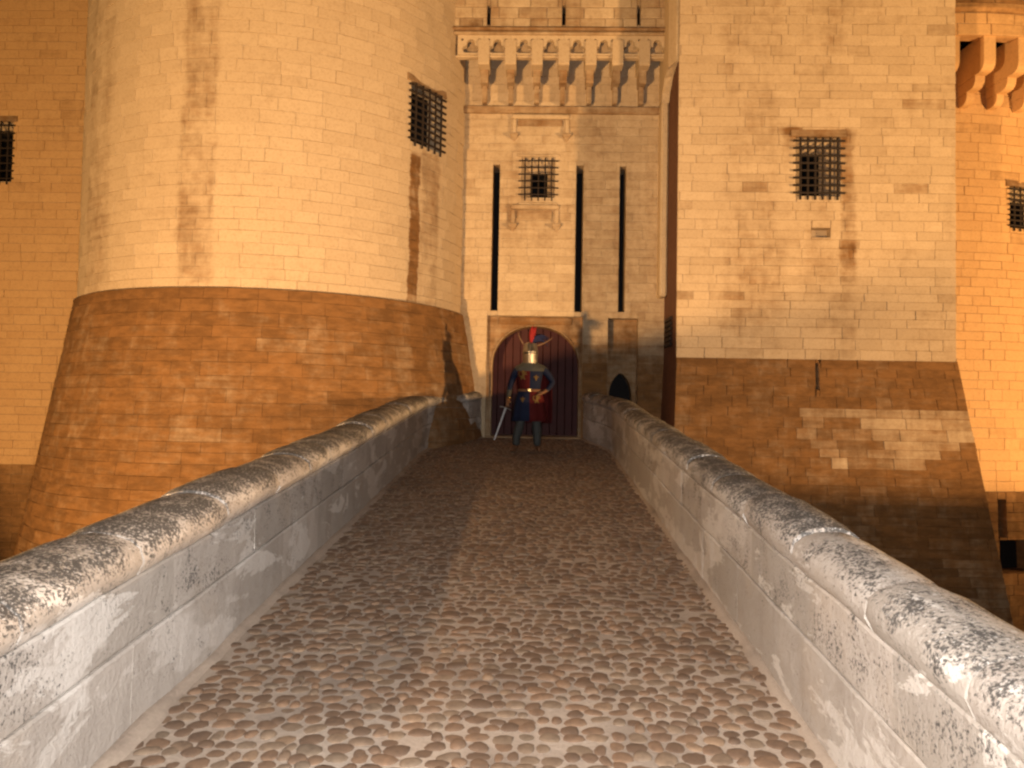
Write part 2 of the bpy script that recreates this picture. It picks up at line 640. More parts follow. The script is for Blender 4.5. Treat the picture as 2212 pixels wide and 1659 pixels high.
V, F = [], []
ys = [-2.5 + 0.4 * k for k in range(36)] + [12.0, 12.4, 12.9, 13.4, 13.8, 14.2, 14.72, 15.3]
ys = sorted(set(round(y, 3) for y in ys))
for y in ys:
    for x in (edge_x(Lpath, y) - 0.1, edge_x(Rpath, y) + 0.1):
        V.append((x, y, deck_z(y)))
for i in range(len(ys) - 1):
    F.append((2 * i, 2 * i + 1, 2 * i + 3, 2 * i + 2))
deck = mesh_obj('bridge_road', V, F, JOINT)
tag(deck, kind='structure')
bm = bmesh.new()
loft(bm, [[(-2.12, y, z0), (1.62, y, z0), (1.62, y, deck_z(y) - 0.05), (-2.12, y, deck_z(y) - 0.05)] for y, z0 in ((-2.5, -3.3), (14.0, -3.3))], True, True)
body = from_bm('bridge_body_wall', bm, MORTAR, attrs={'dirt_shade': 0.6, 'tint': 0.4})
tag(body, kind='structure')

# river cobbles: eight shapes
shapes = []
for v in range(8):
    rg = random.Random(100 + v)
    bm = bmesh.new()
    seg = 10
    ph = rg.random() * 6
    sq = rg.uniform(2.1, 2.9)
    rings = []
    for rr, h in ((1.0, -0.35), (0.985, 0.12), (0.86, 0.55), (0.55, 0.86)):
        ring = []
        for k in range(seg):
            a = 2 * math.pi * k / seg
            c_, s_ = math.cos(a), math.sin(a)
            rad = (abs(c_) ** sq + abs(s_) ** sq) ** (-1 / sq)
            rad *= 1 + 0.10 * math.sin(a * 2 + ph) * rg.uniform(0.4, 1) + 0.07 * math.sin(a * 3 + ph * 2) + rg.uniform(-0.03, 0.03)
            ring.append((c_ * rad * rr * 0.5, s_ * rad * rr * 0.5, h))
        rings.append(ring)
    fs = loft(bm, rings)
    top = bm.verts.new((0, 0, 1.0))
    bm.verts.ensure_lookup_table()
    last = [bm.verts[len(bm.verts) - 1 - seg + k] for k in range(seg)]
    for k in range(seg):
        bm.faces.new((last[k], last[(k + 1) % seg], top))
    for q in range(5):
        b2 = bm.copy()
        bmesh.ops.recalc_face_normals(b2, faces=b2.faces)
        me = bpy.data.meshes.new('cobble')
        b2.to_mesh(me)
        b2.free()
        me.materials.append(COBBLE)
        a = me.attributes.new('tint', 'FLOAT', 'POINT')
        a.data.foreach_set('value', [min(1, max(0, (q + rg.random()) / 5))] * len(me.vertices))
        me.polygons.foreach_set('use_smooth', [True] * len(me.polygons))
        shapes.append(me)
    bm.free()
cob = []
rg = random.Random(11)
y = 2.3
while y < 14.6:
    row = rg.uniform(0.066, 0.084)
    xl, xr = edge_x(Lpath, y) + 0.02, edge_x(Rpath, y) - 0.02
    x = xl + rg.uniform(0.0, 0.08)
    while x < xr:
        w = rg.uniform(0.065, 0.125) if rg.random() < 0.8 else rg.uniform(0.045, 0.07)
        gap_ = rg.uniform(-0.002, 0.012)
        if rg.random() > 0.03:
            dp = row * rg.uniform(0.88, 1.22)
            yy = y + rg.uniform(-0.02, 0.02) + 0.05 * nz((x * 1.3, y * 1.3, 0))
            h = rg.uniform(0.007, 0.016)
            m = Matrix.Translation((x + w / 2, yy, deck_z(yy) + rg.uniform(-0.006, 0.002))) @ Matrix.Rotation(math.atan(SLOPE), 4, 'X') @ Matrix.Rotation(rg.gauss(0, 0.32), 4, 'Z') @ Matrix.Diagonal((w, dp, h, 1))
            cob.append((m, rg.choice(shapes)))
        x += w + gap_
    y += row
inview = []
for i, (m, me) in enumerate(cob):
    pr = project(m.translation)
    if pr and 5 < pr[0] < PW - 5 and 0 < pr[1] < PH - 4:
        inview.append((m.to_scale().x * m.to_scale().y / pr[2] ** 3, i))
inview.sort(reverse=True)
singles = {i for _, i in inview[:300]}
V, F, T = [], [], []
for i, (m, me) in enumerate(cob):
    if i in singles:
        o = bpy.data.objects.new('cobble', me)
        col.objects.link(o)
        o.parent = deck
        o.matrix_world = m
    else:
        k = len(V)
        V += [m @ v.co for v in me.vertices]
        F += [tuple(a + k for a in p.vertices) for p in me.polygons]
        T += [me.attributes['tint'].data[0].value] * len(me.vertices)
tag(mesh_obj('cobble_paving', V, F, COBBLE, deck, {'tint': T}, smooth=True), kind='stuff')


# ------------------------------------------------------------------ parapets
def resample(path, n_seg):
    pts = [Vector(p) for p in path]
    L = [0]
    for a, b in zip(pts, pts[1:]):
        L.append(L[-1] + (b - a).length)
    return pts, L


def path_at(path, s):
    pts, L = resample(path, 0)
    s = min(max(s, 0), L[-1] - 1e-5)
    for i in range(len(pts) - 1):
        if L[i] <= s <= L[i + 1]:
            t = (s - L[i]) / (L[i + 1] - L[i])
            p = pts[i].lerp(pts[i + 1], t)
            def dirn(k):
                a = pts[max(k - 1, 0)]; b = pts[min(k + 1, len(pts) - 1)]
                return (b - a).normalized()
            d = dirn(i).lerp(dirn(i + 1), t).normalized()
            return p, d
    return pts[-1], Vector((0, 1))


def parapet(path, side, label, seed, th=0.42):
    """side -1: the wall stands to the west of the path (inner face line), +1 to the east."""
    rg = random.Random(seed)
    root = empty('parapet_wall', (path[0][0], path[0][1], deck_z(path[0][1])))
    tag(root, label, 'parapet', 'the two parapets of the bridge', 'thing')
    L = resample(path, 0)[1][-1]

    def pt(s, out, z):
        p, d = path_at(path, s)
        nrm = Vector((d.y, -d.x)) * side       # away from the roadway
        q = p + nrm * out
        wob = 0.012 * nz((q.x, q.y, z), 0.9)
        return Vector((q.x + nrm.x * wob, q.y + nrm.y * wob, deck_z(p.y) + z + 0.012 * nz((q.x + 9, q.y, 0), 0.7)))

    def block(name, s0, s1, prof, dirt_shade, tint, bulge=0.0, smooth=False):
        n = max(3, int((s1 - s0) / 0.11))
        rings = []
        ringd = []
        for k in range(n + 1):
            t = k / n
            s = s0 + (s1 - s0) * t
            e = min(t, 1 - t) * (s1 - s0)
            sh = (0.009 if smooth else 0.0) * (1 - min(e / 0.03, 1))
            rings.append([pt(s, o_ + sh * (1 if o_ < 0.2 else -1) + 0.007 * nz((s * 3, o_ * 9, z * 9 + seed), 1.5), z - sh * (1 if z > 0.5 else 0) + 0.006 * nz((s * 2.2, o_ * 7 + 4, z * 7), 1.7)) for o_, z in prof])
            ringd += dirt_shade if isinstance(dirt_shade, list) else [dirt_shade] * len(prof)
        bm = bmesh.new()
        loft(bm, rings, True, True)
        bmesh.ops.recalc_face_normals(bm, faces=bm.faces)
        me = bpy.data.meshes.new(name)
        bm.to_mesh(me)
        bm.free()
        me.materials.append(PARAPET)
        a = me.attributes.new('dirt_shade', 'FLOAT', 'POINT')
        a.data.foreach_set('value', ringd)
        a = me.attributes.new('tint', 'FLOAT', 'POINT')
        a.data.foreach_set('value', [tint] * len(me.vertices))
        if smooth:
            me.polygons.foreach_set('use_smooth', [True] * len(me.polygons))
            me.set_sharp_from_angle(angle=R(50))
        o = bpy.data.objects.new(name, me)
        col.objects.link(o)
        set_parent(o, root)
    # core, one sheet behind the stones so that the joints are not open
    block('wall_core', 0.0, L, [(0.03, -0.1), (0.03, 0.70), (th - 0.03, 0.70), (th - 0.03, -2.6)], 0.1, 0.3)
    # two courses of face stones
    for (za, zb, lmin, lmax) in ((-0.06, 0.40, 0.7, 1.35), (0.40, 0.69, 0.6, 1.25)):
        s = -rg.uniform(0, 0.5)
        while s < L:
            w = rg.uniform(lmin, lmax)
            a, b = max(s, 0), min(s + w, L)
            if b - a > 0.08:
                g = rg.uniform(0.002, 0.007)
                d0 = rg.uniform(-0.0012, 0.0012)
                c = 0.010
                block('face_stone', a - 0.001, b + 0.001, [(d0 + c * 0.7, za + g), (d0, za + g + c), (d0, zb - g - c), (d0 + c * 0.7, zb - g), (0.06, zb - g), (0.06, za + g)], rg.uniform(0.15, 0.42) if za > 0 else rg.uniform(0, 0.15), rg.random())
            s += w
    # outer face
    block('outer_face', 0.0, L, [(th - 0.05, -2.8), (th - 0.05, 0.685), (th, 0.685), (th, -2.8)], 0.5, 0.4)
    # rounded coping stones
    s = -rg.uniform(0, 0.5)
    while s < L:
        w = rg.uniform(0.6, 1.05)
        a, b = max(s, 0), min(s + w, L)
        if b - a > 0.08:
            dz = rg.uniform(-0.014, 0.014)
            prof, dirt_shade = [(0.0, 0.695)], [0.35]
            for k in range(9):
                an = math.pi * k / 8
                prof.append((th / 2 - 0.01 - (th / 2 + 0.02) * math.cos(an), 0.755 + dz + 0.125 * math.sin(an) ** 0.8))
                dirt_shade.append(0.45 + 0.55 * min(1, math.sin(an) * 1.5))
            prof.append((th, 0.695)); dirt_shade.append(0.6)
            q_ = rg.uniform(0.82, 1.02) if side < 0 or a > 6.3 else rg.uniform(0.45, 0.62)
            dirt_shade = [x * q_ for x in dirt_shade]
            block('coping_stone', a + 0.006, b - 0.006, prof, dirt_shade, rg.random(), smooth=True)
        s += w
    return root


parapet(Lpath, -1, 'grey stone parapet with lichen-blackened rounded coping running towards the foot of the round tower', 31)
parapet(Rpath, 1, 'pale stone parapet with jointed rounded coping on the side of the square tower', 57, 0.34)

# mortar fillets where the roadway meets the parapets
for path, sgn in ((Lpath, 1), (Rpath, -1)):
    Lt = resample(path, 0)[1][-1]
    rings = []
    n = 150
    for k in range(n + 1):
        p, d = path_at(path, Lt * k / n)
        q = Vector((d.y, -d.x)) * sgn
        w = 0.055 + 0.035 * nz((p.x, p.y * 2.1, 5)) + 0.02 * nz((p.x, p.y * 7, 8))
        h = 0.05 + 0.03 * nz((p.x, p.y * 1.7, 2))
        a_ = p - q * 0.03
        b_ = p + q * (w * 0.45)
        c_ = p + q * w
        rings.append([(a_.x, a_.y, deck_z(p.y) + h), (b_.x, b_.y, deck_z(p.y) + h * 0.35), (c_.x, c_.y, deck_z(p.y) + 0.003), (c_.x, c_.y, deck_z(p.y) - 0.05), (a_.x, a_.y, deck_z(p.y) - 0.05)])
    bm = bmesh.new()
    loft(bm, rings, True, True)
    from_bm('mortar_fillet', bm, JOINT, deck, True)

# ------------------------------------------------------------------ round tower left of the gate
TC, TR = (-4.86, 15.36), 3.55
TZ = 3.55                                        # top of the battered base


def round_surf(c, rad, zl, batter, lip=0.05):
    def f(u, z, out):                            # u = arc length, 0 facing the camera side (-Y), growing to +X
        r = rad + out
        if z < zl - 1e-6:
            r += lip + batter * (zl - z)
        a = u / rad
        return Vector((c[0] + r * math.sin(a), c[1] - r * math.cos(a), z))
    return f


tw = round_surf(TC, TR, TZ, 0.17)


def cyl_uz(px, py, c=TC, rad=TR):
    p = on_cyl(px, py, c, rad)
    return rad * math.atan2(p.x - c[0], c[1] - p.y), p.z


uw0, zw1 = cyl_uz(888, 172)
uw1, _ = cyl_uz(955, 212)
zw0 = cyl_uz(905, 312)[1]
zw1 = cyl_uz(905, 182)[1]
win_l = (uw0, uw1, zw0, zw1)
u_str0, u_str1 = cyl_uz(392, 300)[0], cyl_uz(468, 300)[0]
u_dk0, u_dk1 = cyl_uz(882, 500)[0], cyl_uz(903, 500)[0]
u_edge0, u_edge1 = cyl_uz(195, 300)[0], cyl_uz(245, 300)[0]


def dirt_tower(u, z, p, rg):
    d = 0.12 + 0.10 * nz(p, 0.7)
    if z > TZ:
        d += rg.uniform(-0.02, 0.03)
    else:
        d = 0.93 + 0.14 * nz(p, 0.9) + rg.uniform(-0.04, 0.04) + 0.10 * sm(z, TZ - 0.9, TZ) + 0.1 * (1 - sm(z, -1.5, 1.5))
        if rg.random() < 0.02: d -= 0.12
    return min(max(d, 0), 1.2)


TOWER_STONE = stone_material('round_tower_limestone', (0.57, 0.45, 0.30), (0.50, 0.385, 0.25), (0.185, 0.092, 0.032), [
    (u_str0, u_str1, 0.07, TZ, 14, 0.42), (u_dk0, u_dk1, 0.03, TZ - 1.2, zw0 - 0.2, 0.95), (u_dk1, uw1 - 0.05, 0.06, TZ - 0.2, zw0 - 0.05, 0.40),
    (u_edge0, u_edge1, 0.12, TZ, 14, 0.28)], TC, TR)
tower = empty('round_tower', (TC[0], TC[1], -3.4))
tag(tower, 'massive round limestone tower with dark battered base, one narrow grated window beside the gate', 'tower')
H = math.pi / 2 * TR
hidden_l = lambda x: 1235 - 0.43 * x
masonry(tower, tw, -H * 1.05, H * 1.12, -3.4, 13.0, [win_l], (0.15, 0.21), (0.32, 0.7), 0.0035, dirt_tower, TOWER_STONE, TOWER_STONE, 0.002, 300, 0.3, (TZ,), 3, hidden_l, -0.03)
ui = (uw1 - uw0)
grated_window(tower, tw, win_l, 5, 9, (uw0 + ui * 0.06, uw1 - ui * 0.10, zw0 + 0.04, zw1 - 0.05), depth=0.25, bar=0.02)
# thin ledge on top of the battered base
V, F = [], []
n = 60
for k in range(n + 1):
    u = -H * 1.05 + (H * 2.17) * k / n
    V += [tw(u, TZ + 0.02, 0.005), tw(u, TZ + 0.02, 0.03), tw(u, TZ - 0.004, 0.024)]
for k in range(n):
    for j in range(2):
        F.append((3 * k + j, 3 * k + 3 + j, 3 * k + 4 + j, 3 * k + 1 + j))
mesh_obj('ledge', V, F, STONE, tower, {'dirt_shade': [0.55] * len(V), 'tint': [0.5] * len(V)})

# ------------------------------------------------------------------ square tower right of the gate
SY = 13.4
sx0, sx1 = on_y(1463, 500, SY).x, on_y(2064, 400, SY).x
SZ = on_y(1750, 777, SY).z


def sq_front(u, z, out):
    y = SY - out
    x = u
    if z < SZ - 1e-6:
        f = (0.04 + 0.10 * (SZ - z))
        y -= f
        x += (u - (sx0 + sx1) / 2) / (sx1 - sx0) * 2 * 0.155 * (SZ - z) * (1 if u > (sx0 + sx1) / 2 else 0.25)
    return Vector((x, y, z))


def rect_px(px0, px1, py0, py1, Y):
    a = on_y((px0 + px1) / 2, py1, Y)
    b = on_y((px0 + px1) / 2, py0, Y)
    pm = (py0 + py1) / 2
    return (on_y(px0, pm, Y).x, on_y(px1, pm, Y).x, a.z, b.z)


win_r = rect_px(1719, 1815, 296, 424, SY)
hole_r = rect_px(1752, 1793, 493, 513, SY)
slot_r = rect_px(1763, 1770, 784, 842, SY - 0.1)
streakA = on_y(1560, 400, SY).x, on_y(1690, 400, SY).x
streakB = on_y(1815, 500, SY).x, on_y(1850, 500, SY).x
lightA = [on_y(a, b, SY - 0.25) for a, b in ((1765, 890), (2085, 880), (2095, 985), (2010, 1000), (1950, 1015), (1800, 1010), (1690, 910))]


def in_poly(x, z, poly):
    r = False
    for i in range(len(poly)):
        a, b = poly[i], poly[i - 1]
        if (a.z > z) != (b.z > z) and x < (b.x - a.x) * (z - a.z) / (b.z - a.z) + a.x:
            r = not r
    return r


def dirt_square(u, z, p, rg):
    if z > SZ:
        d = 0.14 + 0.14 * nz(p, 0.8) + rg.uniform(-0.08, 0.09)
        if rg.random() < 0.03: d += 0.28
    else:
        d = 0.98 + 0.15 * nz(p, 0.8) + rg.uniform(-0.06, 0.06)
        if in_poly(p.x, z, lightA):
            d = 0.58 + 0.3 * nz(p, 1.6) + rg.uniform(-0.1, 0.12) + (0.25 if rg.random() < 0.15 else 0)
        elif nz(p, 0.55) > 0.22:
            d -= 0.12
    return min(max(d, 0), 1)


xw = lambda p_: on_y(p_, 500, SY).x
SQ_STONE = stone_material('square_tower_limestone', (0.60, 0.47, 0.31), (0.47, 0.355, 0.225), (0.185, 0.092, 0.032), [
    (streakA[0], streakA[1], 0.16, SZ, 14, 0.26), (xw(1815), xw(1848), 0.05, 4.2, win_r[3] + 0.1, 0.55), (xw(1690), xw(1722), 0.05, win_r[3] - 0.25, win_r[3] + 0.15, 0.6),
    (xw(1700), xw(1835), 0.05, win_r[3] - 0.03, win_r[3] + 0.18, 0.55), (xw(1740), xw(1800), 0.07, 4.0, win_r[2], 0.22), (xw(1795), xw(1850), 0.09, SZ, 4.6, 0.22), (xw(1780), xw(1820), 0.1, win_r[3] + 0.3, 14, 0.25)])
sqt = empty('square_tower', ((sx0 + sx1) / 2, SY, -3.4))
tag(sqt, 'square limestone tower of visible stone courses with one grated window and dark stained foot', 'tower')
hidden_r = lambda x: 870 + 0.62 * (x - 1370)
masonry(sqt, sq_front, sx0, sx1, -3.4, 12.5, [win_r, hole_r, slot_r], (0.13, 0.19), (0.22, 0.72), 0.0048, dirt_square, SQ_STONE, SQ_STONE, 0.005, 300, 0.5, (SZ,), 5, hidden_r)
wi = win_r[1] - win_r[0]
wh = win_r[3] - win_r[2]
grated_window(sqt, sq_front, win_r, 6, 8, (win_r[0] + wi * 0.32, win_r[1] - wi * 0.28, win_r[2] + 0.02, win_r[3] - wh * 0.19), depth=0.42, bar=0.019)
reveal('putlog_hole', sqt, sq_front, hole_r, 0.14, STONE, STONE, dirt_shade=0.5)
reveal('arrow_slit', sqt, sq_front, slot_r, 0.3, STONE, VOID, dirt_shade=0.6)


def side_face(x, flip, y_a, y_b, name, mat, dirt_shade, par, zmax=12.5, zmin=-3.4, lean=0.0):
    rg = random.Random(hash(name) % 1000)
    V, F, D, T = [], [], [], []

    def q(y, z):
        f = (SZ - z) if z < SZ else 0
        return Vector((x + lean * f, y if y != y_a else y_a - (0.04 + 0.10 * f if z < SZ else 0), z))
    zs = [zmin]
    while zs[-1] < zmax: zs.append(zs[-1] + rg.uniform(0.14, 0.2))
    n = 6
    for z in zs:
        for k in range(n + 1):
            V.append(q(y_a + (y_b - y_a) * k / n, z))
            D.append(dirt_shade); T.append(0.5)
    for i in range(len(zs) - 1):
        for k in range(n):
            a = i * (n + 1) + k
            F.append((a, a + 1, a + n + 2, a + n + 1) if flip else (a, a + n + 1, a + n + 2, a + 1))
    return mesh_obj(name, V, F, mat, par, {'dirt_shade': D, 'tint': T})


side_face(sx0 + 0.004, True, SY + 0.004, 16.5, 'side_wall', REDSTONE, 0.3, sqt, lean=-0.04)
side_face(sx1 - 0.004, False, SY + 0.004, 19.0, 'side_wall', STONE, 0.4, sqt, lean=0.155)

# ------------------------------------------------------------------ gatehouse front between the towers
def fsurf(u, z, out):
    return Vector((u, FY - out, z))


gate = rect_px(1050, 1257, 683, 950, FY)
gate = (gate[0], gate[1], deck_z(FY) - 0.2, gate[3])
postern = rect_px(1312, 1377, 688, 900, FY)
slits = [rect_px(1062.5, 1077.5, 356, 671, FY), rect_px(1243, 1259, 358, 674, FY), rect_px(1337, 1351, 360, 674, FY)]
win_c = rect_px(1127, 1199, 340, 427, FY)
gx0, gx1 = -2.3, sx0 + 0.1
ledge_z = on_y(1220, 240, FY).z
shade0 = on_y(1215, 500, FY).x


def dirt_shade_gate(u, z, p, rg):
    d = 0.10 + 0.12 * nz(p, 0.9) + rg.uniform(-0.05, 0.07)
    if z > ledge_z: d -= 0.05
    d += 0.10 * sm(u, shade0 - 0.05, shade0 + 0.15) * (1 - sm(z, 5.0, 7.0)) + 0.17  # right of the square tower's shadow edge, shade is put into the colour
    d += 0.6 * sm(u, shade0, shade0 + 0.3) * (1 - sm(z, 2.5, 3.3))  # cast shadow low beside the gate, painted into the stones
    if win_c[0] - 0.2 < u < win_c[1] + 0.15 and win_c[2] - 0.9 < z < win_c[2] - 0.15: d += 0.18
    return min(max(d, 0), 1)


gh = empty('gatehouse', (0.3, FY, deck_z(FY)))
tag(gh, 'tall narrow gatehouse front with three drawbridge slits, corbelled gallery and arched red gate', 'gatehouse')
masonry(gh, fsurf, gx0, gx1, 0.6, 9.6, [gate, postern, win_c] + slits, (0.14, 0.19), (0.28, 0.62), 0.0036, dirt_shade_gate, STONE, STONE, 0.003, 300, 1.0, (), 9)
for s in slits:
    reveal('drawbridge_slit', gh, fsurf, s, 0.5, STONE, VOID, dirt_shade=0.5)
wi = win_c[1] - win_c[0]
grated_window(gh, fsurf, win_c, 5, 6, (win_c[0] + wi * 0.26, win_c[1] - wi * 0.22, win_c[2] + 0.02, win_c[3] - 0.22), hood=False, depth=0.3, bar=0.013)
# moulded frame of the window
for (a, b, c, d, pr) in ((win_c[0] - 0.09, win_c[1] + 0.09, win_c[3] + 0.005, win_c[3] + 0.05, 0.05), (win_c[0] - 0.05, win_c[1] + 0.05, win_c[2] - 0.16, win_c[2] - 0.10, 0.05)):
    box('window_moulding', a, b, FY - pr, FY + 0.05, c, d, STONE, gh, 0.012, 0.3)


# label mouldings above and below the window: an inverted U on little corbels
def label_mould(px0, px1, py0, py1, dirt_shade):
    a, b, c, d = rect_px(px0, px1, py0, py1, FY)
    w = 0.085
    m = box('label_moulding', a, b, FY - 0.10, FY + 0.03, d - w, d, STONE, gh, 0.02, dirt_shade)
    for x in (a, b - w):
        box('label_moulding', x + 0.002, x + w - 0.002, FY - 0.085, FY + 0.03, c + 0.10, d - w - 0.001, STONE, gh, 0.02, dirt_shade)
        bm = bmesh.new()
        cx = x + w / 2
        loft(bm, [[(cx - r_, FY - y_, z_), (cx + r_, FY - y_, z_), (cx + r_, FY + 0.02, z_), (cx - r_, FY + 0.02, z_)] for r_, y_, z_ in ((0.012, 0.02, c - 0.03), (0.05, 0.08, c + 0.03), (0.075, 0.125, c + 0.07), (0.07, 0.12, c + 0.098))], True, True)
        from_bm('label_stop', bm, STONE, gh, attrs={'dirt_shade': 0.55, 'tint': 0.4})


label_mould(1106, 1229, 250, 303, 0.2)
label_mould(1103, 1207, 444, 497, 0.45)
# recessed panel below each label
a, b, c, d = rect_px(1119, 1216, 260, 270, FY)
box('label_shelf', a, b, FY - 0.035, FY + 0.02, c - 0.03, d, STONE, gh, 0.01, 0.7)
a, b, c, d = rect_px(1117, 1193, 455, 473, FY)
box('label_shelf', a, b, FY - 0.035, FY + 0.02, c, d, STONE, gh, 0.01, 0.6)

# string course under the gallery
a, b, c, d = rect_px(1003, 1432, 233, 248, FY)
box('string_course', gx0, gx1 - 0.02, FY - 0.10, FY + 0.05, c, d, STONE, gh, 0.02, 0.6)

# gate recess, arch, doors
GY = FY + 0.12
reveal('gate_recess', gh, fsurf, gate, 0.12, STONE, STONE, dirt_shade=0.25)
bpy.data.objects.remove([o for o in gh.children if o.name.startswith('dark_opening')][-1])
axl, axr = on_y(1061, 850, GY).x, on_y(1250, 850, GY).x
ztop, zspr = on_y(1155, 704, GY).z, on_y(1155, 792, GY).z
floor_z = deck_z(FY) - 0.1


def arch_loop(xl, xr, zb, zs, zt, n=20, power=2.15):
    cx, hw = (xl + xr) / 2, (xr - xl) / 2
    L = [(xl, zb)]
    for k in range(n + 1):
        a = math.pi - math.pi * k / n
        c_, s_ = math.cos(a), math.sin(a)
        L.append((cx + hw * math.copysign(abs(c_) ** (2 / power), c_), zs + (zt - zs) * abs(s_) ** (2 / power)))
    L.append((xr, zb))
    return L


al = arch_loop(axl, axr, floor_z, zspr, ztop)
outer = [(gate[0] - 0.02, floor_z), *[p for p in al], (gate[1] + 0.02, floor_z), (gate[1] + 0.02, gate[3] + 0.02), (gate[0] - 0.02, gate[3] + 0.02)]
slab('arch_panel', outer, [], GY, GY + 0.5, STONE, gh, 0.72)
a, b, c, d = rect_px(1077, 1236, 686, 702, GY)
box('gate_lintel', a, b, GY - 0.03, GY + 0.05, ztop + 0.02, gate[3] - 0.01, STONE, gh, 0.012, 0.85)
# arch moulding: voussoir ring
bm = bmesh.new()
ring = al[1:-1]
cx, cz = (axl + axr) / 2, zspr
pts = [Vector((x, GY - 0.02, z)) for x, z in al]
tube(bm, pts, 0.012, 6)
from_bm('arch_moulding', bm, STONE, gh, True, {'dirt_shade': 0.6, 'tint': 0.3})
DY = GY + 0.42
door = empty('gate_door', (cx, DY, floor_z), gh)
nP = 12
for k in range(nP):
    x0 = axl - 0.05 + (axr - axl + 0.1) * k / nP
    x1 = axl - 0.05 + (axr - axl + 0.1) * (k + 1) / nP
    bm = bmesh.new()
    box_bm(bm, x0 + 0.004, x1 - 0.004, DY + 0.002 * (k % 3), DY + 0.06, floor_z, ztop + 0.05, 0.006)
    from_bm('plank', bm, DOOR, door)
box('threshold', axl - 0.1, axr + 0.1, FY - 0.03, DY + 0.3, floor_z - 0.3, deck_z(FY) + 0.03, STONE, gh, 0.015, 0.7)

# postern: a shallow recess with a dark pointed opening
reveal('postern_recess', gh, fsurf, postern, 0.22, STONE, STONE, dirt_shade=0.5)
bpy.data.objects.remove([o for o in gh.children if o.name.startswith('dark_opening')][-1])
PY = FY + 0.22
pa = rect_px(1315, 1364, 806, 875, PY)
zb = postern[2] - 0.05
pxm = (pa[0] + pa[1]) / 2
hw = (pa[1] - pa[0]) / 2
zs = pa[3] - 0.42
pl = [(pa[0], zb)]
for k in range(9):
    t = k / 8
    pl.append((pa[0] + hw * (1 - math.cos(t * 1.25)) / (1 - math.cos(1.25)), zs + 0.42 * math.sin(t * 1.25) / math.sin(1.25)))
for k in range(7, -1, -1):
    t = k / 8
    pl.append((pa[1] - hw * (1 - math.cos(t * 1.25)) / (1 - math.cos(1.25)), zs + 0.42 * math.sin(t * 1.25) / math.sin(1.25)))
pl.append((pa[1], zb))
outer = [(postern[0] - 0.02, zb), *pl, (postern[1] + 0.02, zb), (postern[1] + 0.02, postern[3] + 0.02), (postern[0] - 0.02, postern[3] + 0.02)]
slab('postern_panel', outer, [], PY, PY + 0.3, STONE, gh, 0.8)
mesh_obj('dark_opening', [(pa[0] - 0.1, PY + 0.6, zb), (pa[1] + 0.1, PY + 0.6, zb), (pa[1] + 0.1, PY + 0.6, pa[3] + 0.1), (pa[0] - 0.1, PY + 0.6, pa[3] + 0.1)], [(0, 1, 2, 3)], VOID, gh)

# corner pilaster and little hatch by the square tower
a, b, c, d = rect_px(1427, 1443, 240, 640, FY - 0.35)
box('corner_pilaster', a, b, FY - 0.35, FY + 0.03, on_y(1435, 640, FY - .35).z, on_y(1435, 215, FY - .35).z, STONE, gh, 0.03, 0.12, 0.8)
bm = bmesh.new()
rings = []
for t, py in ((0, 222), (0.12, 200), (0.45, 165), (0.8, 142), (1.0, 132), (1.0, -160)):
    yf = (FY - 0.35) * (1 - t) + (SY + 0.02) * t
    z_ = on_y(1445, py, yf).z
    xr = b * (1 - t) + (sx0 - 0.003) * t
    xl = a + 0.0 * t
    rings.append([(xl, yf + 0.25 * t, z_), (xr - 0.04, yf, z_), (xr, yf, z_), (xr, FY, z_), (xl, FY, z_)])
loft(bm, rings, True, True)
from_bm('corner_squinch', bm, STONE, gh, attrs={'dirt_shade': 0.1, 'tint': 0.7})
hx = sx0 - 0.02
a = on_y(1436, 690, FY - 0.6)
hb = on_y(1456, 690, FY - 0.9)
zt, zb2 = on_y(1446, 688, FY - 0.5).z, on_y(1446, 752, FY - 0.5).z
hr = empty('hatch', (hx, FY - 0.6, zb2), gh)
for k in range(6):
    z0 = zb2 + (zt - zb2) * k / 6
    bm = bmesh.new()
    box_bm(bm, hx - 0.03, hx + 0.01, FY - 0.95, FY - 0.35, z0 + 0.012, z0 + (zt - zb2) / 6 - 0.012, 0.005)
    from_bm('slat', bm, IRON, hr)

# ------------------------------------------------------------------ the corbelled gallery
GP = 0.55                                   # how far it projects
CY = FY - GP
cxs = [1045, 1103, 1160.5, 1218, 1276.5, 1334.5, 1392]
gal = empty('gallery', (0.5, CY, on_y(1220, 120, CY).z))
tag(gal, 'stone machicolation gallery on stepped corbels with trefoil arches above the gate', 'gallery')
zA = on_y(1220, 143, CY).z      # underside of the top corbel step
zB = on_y(1220, 104, CY).z
zT = on_y(1220, 76, CY).z
zc = on_y(1220, 233, FY).z
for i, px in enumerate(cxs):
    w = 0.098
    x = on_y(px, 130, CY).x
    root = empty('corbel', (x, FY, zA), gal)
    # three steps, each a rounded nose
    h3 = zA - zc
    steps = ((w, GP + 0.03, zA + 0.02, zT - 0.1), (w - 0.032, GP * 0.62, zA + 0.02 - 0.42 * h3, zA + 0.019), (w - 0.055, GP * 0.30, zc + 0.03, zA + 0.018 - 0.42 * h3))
    for (hw_, pr, z0, z1) in steps:
        bm = bmesh.new()
        n = 6
        rings = []
        for xs in (-hw_, hw_):
            ring = [(x + xs, FY + 0.05, z0), (x + xs, FY + 0.05, z1), (x + xs, FY - pr, z1)]
            rr = min((z1 - z0) * 0.3, pr * 0.35, 0.035)
            for k in range(n + 1):
                a = math.pi / 2 * k / n
                ring.append((x + xs, FY - pr + rr * (1 - math.cos(a)), z0 + rr * (1 - math.sin(a))))
            rings.append(ring)
        loft(bm, rings, True, True)
        from_bm('corbel_step', bm, STONE, root, attrs={'dirt_shade': 0.15 if pr > GP else 0.62, 'tint': 0.5})  # lower steps darker: shade under the corbels put into the stone colour
